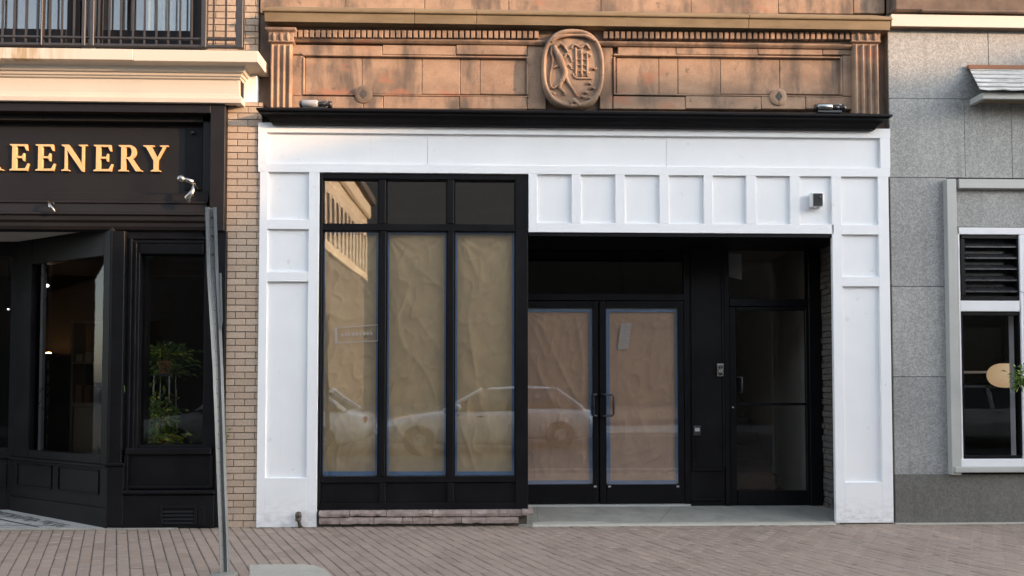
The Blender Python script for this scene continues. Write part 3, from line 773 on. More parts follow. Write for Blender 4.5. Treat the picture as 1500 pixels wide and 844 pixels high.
    while s < L - 0.05:                              # key pattern of small dark tiles
        for (a0, a1, b0, b1) in ((0, 0.075, 0.12, 0.135), (0.06, 0.075, 0.135, 0.20), (0.02, 0.06, 0.19, 0.205), (0.02, 0.035, 0.155, 0.19), (0.085, 0.10, 0.12, 0.215), (0.0, 0.085, 0.222, 0.235)):
            if random.random() < 0.2: continue
            mb.add(strip(s + a0, s + a1, b0, b1, 0.0024), [(0, 1, 2, 3)])
        s += 0.115
    for uu in (11, 42):
        p = on_ground(uu, 768.5, 0.016); mb.add([(p.x - 0.02, p.y - 0.012, fz(p.y) + 0.0024), (p.x + 0.03, p.y - 0.012, fz(p.y) + 0.0024), (p.x + 0.03, p.y + 0.012, fz(p.y) + 0.0024), (p.x - 0.02, p.y + 0.012, fz(p.y) + 0.0024)], [(0, 1, 2, 3)])
    mb.build('key_pattern', 'mosaic_dark', mf)['kind'] = 'stuff'
    # ---- shop room behind the glass
    xi1 = px1 - 0.15
    mb = MB()
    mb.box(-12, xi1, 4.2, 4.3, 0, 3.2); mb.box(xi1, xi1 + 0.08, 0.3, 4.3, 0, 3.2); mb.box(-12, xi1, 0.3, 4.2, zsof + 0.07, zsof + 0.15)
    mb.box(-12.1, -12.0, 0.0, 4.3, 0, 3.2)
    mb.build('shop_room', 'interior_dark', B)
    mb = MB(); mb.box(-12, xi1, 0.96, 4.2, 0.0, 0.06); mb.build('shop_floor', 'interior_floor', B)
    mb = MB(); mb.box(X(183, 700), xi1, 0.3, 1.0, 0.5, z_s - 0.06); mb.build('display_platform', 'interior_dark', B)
    return B
LB = left_building()

# ================================================================== middle building: brownstone above, white storefront below
def middle_building():
    B = thing('white_storefront_building', (X(840), 0.3, 0), 'brownstone building with carved medallion above a white panelled storefront with papered windows', 'building')
    # ---------------------------------------------------------------- brownstone front
    ys = 0.10
    x0, x1 = X(379.5, 100, ys), X(1302, 100, ys)
    zl = Z(840, 164, 0.0)                               # top of the black ledge
    zt = Z(840, 20, 0.0)
    mb = MB(); mb.box(x0, x1, ys + 0.03, 0.6, zl - 0.2, 8.8)
    wall = mb.build('stone_wall', 'stone_dark', B)
    def stone(u0, v0, u1, v1, yf, mat='brownstone', parent=wall, g=0.004, name='stone', bev=0.006):
        a0, a1 = X(u0, (v0 + v1) / 2, yf), X(u1, (v0 + v1) / 2, yf); b0, b1 = Z((u0 + u1) / 2, v1, yf), Z((u0 + u1) / 2, v0, yf)
        m = MB(); m.box(a0 + g / 2, a1 - g / 2, yf + random.uniform(-0.003, 0.002), ys + 0.05, b0 + g / 2, b1 - g / 2)
        return m.build(name, mat, parent, bevel=bev)
    # blocks above the cornice
    us = [381, 505, 622, 745, 880, 1012, 1140, 1250, 1302]
    for a, b in zip(us[:-1], us[1:]): stone(a, -28, b, 20, ys)
    us = [381, 455, 570, 690, 810, 945, 1080, 1200, 1302]
    z_hi = Z(840, -29, ys)
    for r in range(3):
        for a, b in zip(us[:-1], us[1:]):
            m = MB(); m.box(X(a, 100, ys) + 0.003, X(b, 100, ys) - 0.003, ys + random.uniform(-0.003, 0.003), ys + 0.05, z_hi + r * 0.5 + 0.003, z_hi + (r + 1) * 0.5 - 0.003)
            m.build('stone', 'brownstone', wall, bevel=0.006)
    # blocks of the panel zone: top rail, bottom rail, ends and recessed fields
    yr, yfld = 0.075, 0.105
    for us in ((428, 560, 668, 772), (905, 990, 1110, 1205, 1249)):
        for a, b in zip(us[:-1], us[1:]): stone(a, 66, b, 80.5, yr)
    for us in ((428, 532, 561, 673, 772), (898, 1004, 1115, 1180, 1249)):
        for a, b in zip(us[:-1], us[1:]): stone(a, 141, b, 160, yr)
    stone(428, 81, 443, 140.5, yr); stone(772, 66, 800, 160, 0.085); stone(878, 66, 897.5, 160, 0.085); stone(1234, 81, 1249, 141, yr)
    for us in ((447, 530, 618, 674, 703, 771), (903, 965, 993, 1055, 1142, 1230)):
        for a, b in zip(us[:-1], us[1:]): stone(a, 84, b, 138.5, yfld, g=0.003)
    # inner bead round each field
    for (a, b) in ((443, 774), (899, 1234)):
        m = MB(); m.pbox(a, 80.8, b, 83.2, 0.068, ys + 0.03); m.pbox(a, 83.3, a + 2.6, 138.6, 0.0685, ys + 0.03); m.pbox(b - 2.6, 83.3, b, 138.6, 0.0685, ys + 0.03); m.pbox(a, 138.7, b, 140.6, 0.069, ys + 0.03)
        m.build('panel_bead', 'brownstone', wall, bevel=0.004)
    # round bosses with a dark diamond hole
    for (u, v, w) in ((532, 137.5, 0.075), (1141, 141, 0.075)):
        c = at(u, v, 0.05)
        m = MB(); m.lathe((c.x, 0.075, c.z), [(w * 1.3, 0.0), (w * 1.25, 0.012), (w * 0.9, 0.02), (w * 0.5, 0.022), (w * 0.35, 0.01)], 20, 'y')
        o = m.build('boss', 'brownstone', wall, smooth=False)
        m = MB(); m.prism([(c.x, c.z - 0.055), (c.x + 0.04, c.z), (c.x, c.z + 0.055), (c.x - 0.04, c.z)], 0.051, 0.062); m.build('hole', 'mortar_dark', o)
    # dentil course
    m = MB(); m.box(X(428, 52, ys), X(1250, 52, ys), 0.06, ys + 0.05, Z(840, 66, 0.06), Z(840, 40, 0.06))
    dc = m.build('dentil_course', 'stone_dark', B)
    dent = chamfer_box('dentil', 0.043, 0.05, 0.078, 0.004, 'brownstone')
    u = 432.0
    while u < 1250:
        if not (792 < u < 886):
            p = at(u, 52 + (u - 840) * 0.004, 0.03); inst('dentil', dent, dc, (p.x, 0.035, p.z))
        u += 8.42
    m = MB(); profile_run(m, [(0.0, Z(840, 65.5, 0.04)), (0.02, Z(840, 63, 0.04)), (0.028, Z(840, 61, 0.04)), (0.012, Z(840, 59, 0.04))], X(428, 62, ys), X(1250, 62, ys), 0.06)
    m.build('dentil_moulding', 'brownstone', dc, bevel=0.003)
    # cornice in three lengths of olive stone
    zc = lambda v, Y: Z(840, v, Y)
    prof = [(0.05, zc(44, 0.05)), (0.08, zc(41, 0.02)), (0.09, zc(39, 0.01)), (0.150, zc(38, -0.05)), (0.155, zc(24, -0.055)), (0.17, zc(23, -0.07)), (0.175, zc(20.5, -0.075)), (0.165, zc(18.5, -0.06)), (0.05, zc(16, 0.05))]
    ends = [X(385, 28, -0.06) + 0.165, X(607, 28, -0.06), X(698, 28, -0.06), X(1097, 28, -0.06), X(1306, 28, -0.06) - 0.165]
    for i, (a, b) in enumerate(zip(ends[:-1], ends[1:])):
        m = MB(); profile_run(m, prof, a + (0.002 if i else 0), b - (0.002 if i < 3 else 0), ys, left_ret=i == 0, right_ret=i == 3, back=0.0)
        m.build('cornice', 'olive_stone', B, bevel=0.004)
    # fluted pilasters
    for (a, b) in ((395.5, 426), (1252, 1288)):
        m = MB(); xa, xb = X(a, 110, 0.0), X(b, 110, 0.0); z0, z1 = zl - 0.02, Z((a + b) / 2, 61, 0.0)
        m.box(xa, xb, 0.03, ys + 0.05, z0, z1)
        pl = m.build('pilaster', 'brownstone', B, bevel=0.003)
        n = 4; w = (xb - xa) / (2 * n - 1)
        for i in range(n):                                # fillets between the flutes
            m = MB(); xm = xa + w * (2 * i + 0.5); prof2 = []
            for q in range(7):
                an = math.pi * q / 6; prof2.append((xm - math.cos(an) * w * 0.56, 0.032 - math.sin(an) * 0.034))
            m.loft([[(x, y, z) for x, y in prof2] for z in (z0, z1 - 0.03)])
            m.build('fillet', 'brownstone', pl, smooth=False)
        m = MB(); profile_run(m, [(0.0, Z(a, 62.5, 0)), (0.03, Z(a, 60.5, 0)), (0.02, Z(a, 58, 0)), (0.025, Z(a, 47, 0)), (0.05, Z(a, 44.5, 0)), (0.055, Z(a, 41, 0))], xa, xb, 0.03, True, True, back=0.08)
        cp = m.build('capital', 'brownstone', pl, bevel=0.003)
        for i in range(3):
            c = at(wave(a, b, (i + 0.5) / 3), 52.5, -0.01)
            m = MB(); m.lathe((c.x, 0.01, c.z), [(0.0, -0.055), (0.014, -0.045), (0.022, -0.01), (0.020, 0.02), (0.012, 0.04), (0.0, 0.048)], 10, 'z'); m.build('bead', 'brownstone', cp, smooth=True)
    medallion(B, ys)
    # ---------------------------------------------------------------- black ledge
    zb = lambda v, Y=-0.05: Z(840, v, Y)
    prof = [(0.02, zb(186)), (0.06, zb(185.5, -0.06)), (0.07, zb(181.5, -0.07)), (0.085, zb(180, -0.08)), (0.09, zb(177, -0.09)), (0.12, zb(172, -0.12)), (0.155, zb(169.5, -0.15)), (0.165, zb(166.5, -0.16)), (0.185, zb(166, -0.18)), (0.185, zb(163, -0.18)), (0.0, zb(161.5, -0.0))]
    m = MB(); profile_run(m, prof, X(378, 175, -0.18) + 0.165, X(1305, 175, -0.18) - 0.165, 0.0, True, True, back=0.10)
    m.build('ledge', 'black_paint', B, bevel=0.003)
    # ---------------------------------------------------------------- white boarding
    yp = 0.032                                             # faces of the sunken panels
    m = MB(); m.box(X(380, 215), X(1303.6, 215), yp + 0.012, 0.28, Z(840, 253.5), Z(840, 186)); m.box(X(775, 300), X(1303.6, 300), yp + 0.012, 0.28, Z(1000, 340), Z(1000, 253.4))
    m.box(X(380, 500), X(464, 500), yp + 0.012, 0.28, 0.01, Z(420, 253.4)); m.box(X(1226, 500), X(1304, 500), yp + 0.012, 0.075, 0.01, Z(1260, 340.5))
    cl = m.build('white_cladding', 'white_paint', B)
    zA, zB, zC, zD, zE, zF = [Z(841, v) for v in (184, 198, 243, 255.3, 326.8, 340.4)]
    GAP = 0.0002
    def board(u0, v0, u1, v1, name, yf=0.0, zt_=None, zb_=None, vm=None):
        um = (u0 + u1) / 2; vm = vm or (v0 + v1) / 2
        t_, b_ = (Z(um, v0) if zt_ is None else zt_), (Z(um, v1) if zb_ is None else zb_)
        q = MB(); q.box(X(u0, vm) + GAP, X(u1, vm) - GAP, yf, yp + 0.011, b_ + GAP, t_ - GAP)
        return q.build(name, 'white_paint', cl, bevel=0.0016, seg=1)
    def panel(u0, v0, u1, v1, zt_=None, zb_=None):
        um, vm = (u0 + u1) / 2, ((v0 + v1) / 2 if v0 < 250 or 786 < u0 < 1222 else 510)
        t_, b_ = (Z(um, v0) if zt_ is None else zt_) + 0.004, (Z(um, v1) if zb_ is None else zb_) - 0.004
        q = MB(); q.box(X(u0, vm), X(u1, vm), yp + random.uniform(0.0, 0.001), yp + 0.0115, b_, t_)
        return q.build('panel', 'white_paint', cl)
    G = 0.3
    board(378, 184, 1304, 198, 'rail', 0.0, zA, zB); board(378, 198, 390, 243, 'stile', 0.0, zB, zC); board(1289.5, 198, 1304, 243, 'stile', 0.0, zB, zC); board(378, 243, 1304, 255, 'rail', 0.0, zC, zD)
    panel(389, 198, 626 - G, 243, zB, zC); panel(626 + G, 198, 977 - G, 243, zB, zC); panel(977 + G, 198, 1290.5, 243, zB, zC)
    board(378, 253, 390, 770.5, 'stile', 0.0, zD, 0.0); board(450.5, 253, 465.5, 770.5, 'stile', 0.0, zD, 0.0)
    for (a, b) in ((321.5, 335.5), (398.5, 412.5), (700.5, 770.4)): board(390, a, 450.5, b, 'rail', 0.0, None, 0.0 if b > 760 else None, 511.75)
    for (a, b) in ((252.3, 322), (335, 399), (412, 701)): panel(389.3, a, 451.3, b)
    # frieze over the doors
    board(774.3, 255, 787, 340.5, 'stile', 0.0, zD, zF); cols = [(787, 837.5), (851, 901.5), (915.5, 966.3), (980, 1031), (1044, 1093.3), (1107.5, 1157.5), (1171.8, 1220.8)]
    board(787, 327, 1221.3, 340.5, 'rail', 0.0, zE, zF)
    for i, (a, b) in enumerate(cols):
        panel(a - 0.7, 256.5, b + 0.7, 328.2, zD, zE)
        if i < 6: board(b, 257, cols[i + 1][0], 327, 'stile', 0.0, zD, zE)
    board(1221.3, 253, 1235.5, 762.5, 'stile', 0.0, zD, 0.012); board(1289.8, 253, 1305.2, 762.5, 'stile', 0.0, zD, 0.012)
    for (a, b) in ((329.5, 343.5), (405.5, 419.5), (706.5, 762.4)): board(1235.5, a, 1289.8, b, 'rail', 0.0, None, 0.012 if b > 760 else None, 507.75)
    for (a, b) in ((258, 330), (343, 406), (419, 707)): panel(1235, a, 1290.3, b)
    # dark gap under the right pilaster
    m = MB(); m.box(X(1228, 761), X(1308, 761), 0.012, 0.2, -0.01, 0.012); m.build('base_gap', 'mortar_dark', cl)
    # returns of the boarding into the entry
    m = MB(); m.box(X(775, 341), X(1222, 341), 0.02, 0.9, Z(1000, 341.2, 0.02), Z(1000, 340.6, 0.02) + 0.03); lint = m.build('lintel', 'black_paint', B)
    m = MB(); m.box(X(775, 341), X(1222, 341), 0.015, 0.06, Z(1000, 347, 0.02), Z(1000, 341.4, 0.02)); m.build('lintel_trim', 'black_paint', lint)
    # ---------------------------------------------------------------- papered display window
    yf, yg = 0.025, 0.085
    m = MB()
    m.pbox(755.5, 255, 773.5, 747, yf - 0.005, 0.16)
    dw = m.build('display_window', 'black_paint', B, bevel=0.004)
    m = MB(); m.pbox(466, 255, 470.5, 747, yf, 0.16); m.build('jamb', 'black_paint', dw, bevel=0.004)
    xa, xb = X(470.5, 500, yf) + 0.001, X(755.5, 500, yf - 0.005) - 0.001
    def hbar(v0, v1, d=0.0, nm='transom_bar'):
        q = MB(); q.box(xa, xb, yf + d, 0.15, Z(612, v1, yf), Z(612, v0, yf)); q.build(nm, 'black_paint', dw, bevel=0.004)
    hbar(255.3, 262.5, 0.0, 'head'); hbar(328, 338, 0.003); hbar(698, 707, 0.003, 'sill'); hbar(737.5, 747, -0.001, 'bottom_rail')
    bays = [(470.5, 555.5), (564.5, 655.5), (664.5, 755.5)]
    for u in (555.5, 655.5):
        for (a, b) in ((262.8, 327.7), (338.3, 697.7), (707.3, 737.2)):
            q = MB(); q.pbox(u, a, u + 9, b, yf + 0.001, 0.15); q.build('mullion', 'black_paint', dw, bevel=0.004)
    for (a, b) in bays:
        for (c, d, mt) in ((262.5, 328, 'glass'), (338, 698, 'glass')):
            q = MB(); q.pbox(a - 1, c - 1, b + 1, d + 1, yg, yg + 0.006); q.build('pane', mt, dw)
        q = MB(); q.pbox(a, 707, b, 737.5, yf + 0.03, yf + 0.05); q.build('kick_panel', 'black_paint', dw)
        for (u0, v0, u1, v1) in ((a, 262.6, a + 2.6, 327.8), (b - 2.6, 262.6, b, 327.8), (a, 338.2, a + 2.2, 697.8), (b - 2.2, 338.2, b, 697.8)):
            q = MB(); q.pbox(u0, v0, u1, v1, yf + 0.03, yg - 0.001); q.build('glazing_bead', 'black_metal', dw)
    # bay side wall back to the doors
    m = MB(); m.box(X(755, 500), X(761, 500), 0.16, 0.86, 0.0, Z(770, 341)); m.build('bay_side', 'black_paint', B)
    # pink granite kerb under the window, in worn pieces
    m = MB(); m.box(X(466, 760), X(772, 760), 0.03, 0.16, -0.02, Z(620, 747.5, 0.03)); sk = m.build('stone_kerb', 'mortar_dark', B)
    top = [466.5, 512, 566, 634, 690, 731, 764.5, 781]
    for i, (a, b) in enumerate(zip(top[:-1], top[1:])):
        rough_block(sk, a, 748, b, 756.5 + random.uniform(-0.6, 0.8), -0.03 - (0.03 if i == 6 else 0), 0.10)
    low = [467, 498, 548, 590, 604, 630, 676, 712, 760]
    for a, b in zip(low[:-1], low[1:]):
        rough_block(sk, a, 757.5, b, 767.5, -0.012 + random.uniform(-0.012, 0.008), 0.10)
    # ---------------------------------------------------------------- entry recess
    yd = 0.84
    m = MB(); m.loft([[(X(760, 760), -0.02, -0.1), (X(1228, 760), -0.02, -0.1), (X(1228, 760) + 0.4, yd + 0.2, -0.1), (X(760, 760), yd + 0.2, -0.1)],
                      [(X(760, 760), -0.03, 0.012), (X(1228, 760), -0.03, 0.012), (X(1228, 760) + 0.4, yd + 0.2, Z(1000, 740.5, yd)), (X(760, 760), yd + 0.2, Z(1000, 740.5, yd))]])
    fl = m.build('entry_floor', 'concrete', B)
    m = MB(); n = 22; rg = []
    for i in range(n + 1):
        x = wave(X(780, 765), X(1222, 762), i / n); w_ = 0.05 + 0.05 * abs(noise.noise(Vector((x * 2.3, 3, 1)))) + (0.06 if i < 6 else 0)
        rg.append([(x, -0.045 + 0.01 * noise.noise(Vector((x * 5, 1, 1))), 0.002), (x, -0.03, 0.018), (x, -0.03 + w_, 0.020 + w_ * 0.045), (x, -0.03 + w_, -0.02), (x, -0.045, -0.02)])
    m.loft(rg); m.build('mortar_edge', 'concrete_pale', fl)
    zc0 = Z(1000, 346, 0.05)
    m = MB(); m.box(X(760, 345), X(1224, 345) + 0.5, 0.06, yd, zc0, zc0 + 0.05); m.build('entry_ceiling', 'black_metal', B)
    # old rubble-brick jamb on the right
    xj = X(1203.5, 560, yd)
    m = MB(); m.box(xj + 0.02, xj + 0.3, 0.285, yd + 0.3, 0.0, zc0 + 0.03)
    jw = m.build('brick_jamb', 'mortar_dark', B)
    me = chamfer_box('brick', 1, 1, 1, 0.06, 'rubble_brick')
    z = 0.03; row = 0
    while z < zc0:
        y = 0.30 - (0.1 if row % 2 else 0.0)
        while y < yd:
            y1 = min(y + 0.2, yd)
            a = max(y, 0.288)
            if y1 - a > 0.03:
                inst('brick', me, jw, (xj + 0.03 + random.uniform(-0.012, 0.014), (a + y1) / 2, z + 0.032), scale=(y1 - a - 0.012, 0.06, 0.060), rot=(random.gauss(0, 0.03), random.gauss(0, 0.02), -math.pi / 2 + random.gauss(0, 0.03)))
            y += 0.2
        z += 0.0715; row += 1
    # double doors -----------------------------------------------------
    V0, V1 = 440, 738
    m = MB()
    m.pbox(742, 348, 751, 740, yd - 0.005, yd + 0.1); m.pbox(1002.5, 348, 1011, 740, yd - 0.005, yd + 0.1)
    m.box(X(751, 400, yd) + 0.001, X(1002.5, 400, yd) - 0.001, yd - 0.004, yd + 0.1, Z(880, 440, yd), Z(880, 430.5, yd))
    m.box(X(751, 400, yd) + 0.001, X(1002.5, 400, yd) - 0.001, yd - 0.004, yd + 0.1, Z(880, 357, yd), zc0)
    df = m.build('door_frame', 'black_metal', B, bevel=0.004)
    m = MB(); m.pbox(750, 356, 1003, 431, yd + 0.03, yd + 0.036); m.build('transom_pane', 'glass_dark', df)
    for (a, b, ga, gb, hu, lab) in ((751.5, 876.8, 766, 868.5, 873.5, 'left leaf of the papered double door'), (878.4, 1002.2, 888, 994, 893, 'right leaf of the papered double door')):
        m = MB()
        m.pbox(a, 441, ga, 737.5, yd + 0.004, yd + 0.06); m.pbox(gb, 441, b, 737.5, yd + 0.004, yd + 0.06)
        m.box(X(ga, 445, yd + 0.004) + 0.0005, X(gb, 445, yd + 0.004) - 0.0005, yd + 0.005, yd + 0.06, Z((a + b) / 2, 451, yd), Z((a + b) / 2, 441, yd))
        m.box(X(ga, 445, yd + 0.004) + 0.0005, X(gb, 445, yd + 0.004) - 0.0005, yd + 0.005, yd + 0.06, Z((a + b) / 2, 737.5, yd), Z((a + b) / 2, 710, yd))
        o = m.build('door', 'black_metal', B, bevel=0.004, label=lab)
        m = MB(); m.pbox(ga - 1, 450, gb + 1, 711, yd + 0.026, yd + 0.032); m.build('pane', 'glass', o)
        s = 1 if hu > 880 else -1
        ha = at(882 if s > 0 else 872.5, 578, yd); hb = at(882 if s > 0 else 872.5, 609, yd); ex = X(897.5, 590, yd) if s > 0 else X(868.5, 590, yd)
        pts = []
        for (qx, qy, qz) in ((0, 0.0, 0), (0, -0.05, 0), (0.2, -0.065, 0), (0.85, -0.065, 0), (1, -0.065, 0.08), (1, -0.065, 0.92), (0.85, -0.065, 1), (0.2, -0.065, 1), (0, -0.05, 1), (0, 0.0, 1)):
            pts.append((wave(ha.x, ex, qx), yd + 0.006 + qy, wave(hb.z, ha.z, qz)))
        m = MB(); m.tube(pts, 0.013, 8); m.build('handle', 'dark_steel', o, smooth=True)
        for u in ((870, ) if s < 0 else (891, 991)):
            m = MB(); m.pbox(u, 711.5, u + 4, 714, yd + 0.001, yd + 0.006); m.build('door_clip', 'grey_plastic', o)
    m = MB(); m.box(X(742, 739, yd), X(1011, 739, yd), yd - 0.03, yd + 0.1, Z(880, 742, yd), Z(880, 739, yd)); m.build('threshold', 'grey_frame', df)
    # panelled wall between the doors ------------------------------------
    m = MB(); m.pbox(1011, 346, 1064, 741, yd + 0.012, yd + 0.1); pw = m.build('panel_wall', 'black_paint', B)
    m = MB(); m.pbox(1013, 686, 1062, 690, yd - 0.012, yd + 0.012); m.pbox(1013, 730, 1062, 734, yd - 0.008, yd + 0.012); m.pbox(1013, 346, 1017, 685.8, yd - 0.004, yd + 0.012); m.pbox(1058, 346, 1062, 685.8, yd - 0.004, yd + 0.012)
    m.build('panel_moulding', 'black_paint', pw, bevel=0.003)
    # glazed side door --------------------------------------------------
    m = MB()
    m.pbox(1062.5, 346, 1069, 741, yd - 0.02, yd + 0.1); m.pbox(1186, 346, 1203, 741, yd - 0.02, yd + 0.1)
    m.box(X(1069, 400, yd - 0.02) + 0.001, X(1186, 400, yd - 0.02) - 0.001, yd - 0.018, yd + 0.1, Z(1125, 449, yd), Z(1125, 438, yd))
    m.box(X(1069, 400, yd - 0.02) + 0.001, X(1186, 400, yd - 0.02) - 0.001, yd - 0.018, yd + 0.1, Z(1125, 353, yd), zc0)
    sf = m.build('side_door_frame', 'black_metal', B, bevel=0.004)
    m = MB(); m.pbox(1068, 352, 1187, 439, yd + 0.03, yd + 0.036); m.build('transom_pane', 'glass_clear', sf)
    m = MB()
    m.pbox(1069.4, 449.6, 1079, 740.5, yd, yd + 0.05); m.pbox(1181.5, 449.6, 1185.6, 740.5, yd, yd + 0.05)
    m.box(X(1079, 445, yd) + 0.0005, X(1181.5, 445, yd) - 0.0005, yd + 0.001, yd + 0.05, Z(1125, 455, yd), Z(1125, 449.6, yd))
    m.box(X(1079, 445, yd) + 0.0005, X(1181.5, 445, yd) - 0.0005, yd + 0.001, yd + 0.05, Z(1125, 740.5, yd), Z(1125, 719, yd))
    m.box(X(1079, 445, yd) + 0.0005, X(1181.5, 445, yd) - 0.0005, yd + 0.001, yd + 0.05, Z(1125, 594, yd), Z(1125, 590.5, yd))
    sd = m.build('door', 'black_metal', B, bevel=0.004, label='glazed black side door beside the brick jamb')
    m = MB(); m.pbox(1078, 454, 1182.5, 720, yd + 0.028, yd + 0.034); m.build('pane', 'glass_clear', sd)
    ha, hb = at(1085, 553, yd), at(1085, 575, yd)
    m = MB(); m.tube([(ha.x - 0.06, yd, ha.z), (ha.x, yd - 0.05, ha.z), (ha.x, yd - 0.05, hb.z), (ha.x - 0.06, yd, hb.z)], 0.010, 8); m.build('handle', 'dark_steel', sd, smooth=True)
    c = at(1074, 597, yd); m = MB(); m.lathe((c.x, yd, c.z), [(0.014, 0), (0.014, 0.010), (0.009, 0.014)], 14, 'y'); m.build('lock', 'chrome', sd)
    # ---------------------------------------------------------------- rooms behind
    xm = X(1012, 500, yd)
    zr = Z(620, 250, 0.1)
    m = MB(); xl_, xr_ = X(466, 500), X(1012, 500, yd)
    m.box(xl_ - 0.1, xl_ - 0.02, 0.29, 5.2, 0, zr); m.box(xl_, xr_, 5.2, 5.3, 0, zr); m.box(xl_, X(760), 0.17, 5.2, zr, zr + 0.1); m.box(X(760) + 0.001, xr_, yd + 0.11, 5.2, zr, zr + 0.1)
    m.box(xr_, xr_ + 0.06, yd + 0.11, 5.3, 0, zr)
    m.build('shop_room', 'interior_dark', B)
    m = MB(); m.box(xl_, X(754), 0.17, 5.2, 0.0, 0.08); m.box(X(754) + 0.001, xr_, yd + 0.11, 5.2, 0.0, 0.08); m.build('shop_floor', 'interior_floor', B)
    xs0, xs1 = xr_ + 0.07, xj + 0.02
    m = MB(); m.box(xs1 - 0.02, xs1 + 0.06, yd + 0.31, 4.6, 0, 3.6); m.box(xs0, xs1, 4.6, 4.7, 0, 3.6); m.box(xs0, xs1, yd + 0.11, 4.6, 3.2, 3.3)
    m.build('stair_hall', 'soffit_plaster', B)
    m = MB(); m.box(xs0, xs1, yd + 0.11, 4.6, 0, 0.08); m.build('hall_floor', 'interior_floor', B)
    for i in range(10):
        m = MB(); m.box(xs0 + 0.35, xs1 - 0.1, 2.0 + i * 0.25, 2.25 + i * 0.25, 0.08, 0.26 + i * 0.18); m.build('stair_step', 'interior_floor', B)
    m = MB(); m.box(-20, 20, 6, 12, -0.2, 8.6); m.build('building_mass', 'stone_dark', B)
    return B

def rough_block(parent, u0, v0, u1, v1, yf, yb):
    a0, a1 = X(u0 + 0.4, 755, yf), X(u1 - 0.4, 755, yf); z0, z1 = Z(620, v1, yf), Z(620, v0, yf)
    n = 14; rings = []
    for i in range(n):
        t = i / (n - 1); x = wave(a0, a1, t)
        e = [noise.noise(Vector((x * 14, k * 3.7, v0))) * 0.012 for k in range(4)]
        rings.append([(x, yf + e[0], z0 + abs(e[1])), (x, yf + e[2] - 0.004, (z0 + z1) / 2), (x, yf + e[1] + 0.003, z1 - abs(e[3]) * 0.8), (x, yb, z1), (x, yb, z0)])
    mb = MB(); mb.loft(rings)
    return mb.build('stone', 'pink_granite', parent)

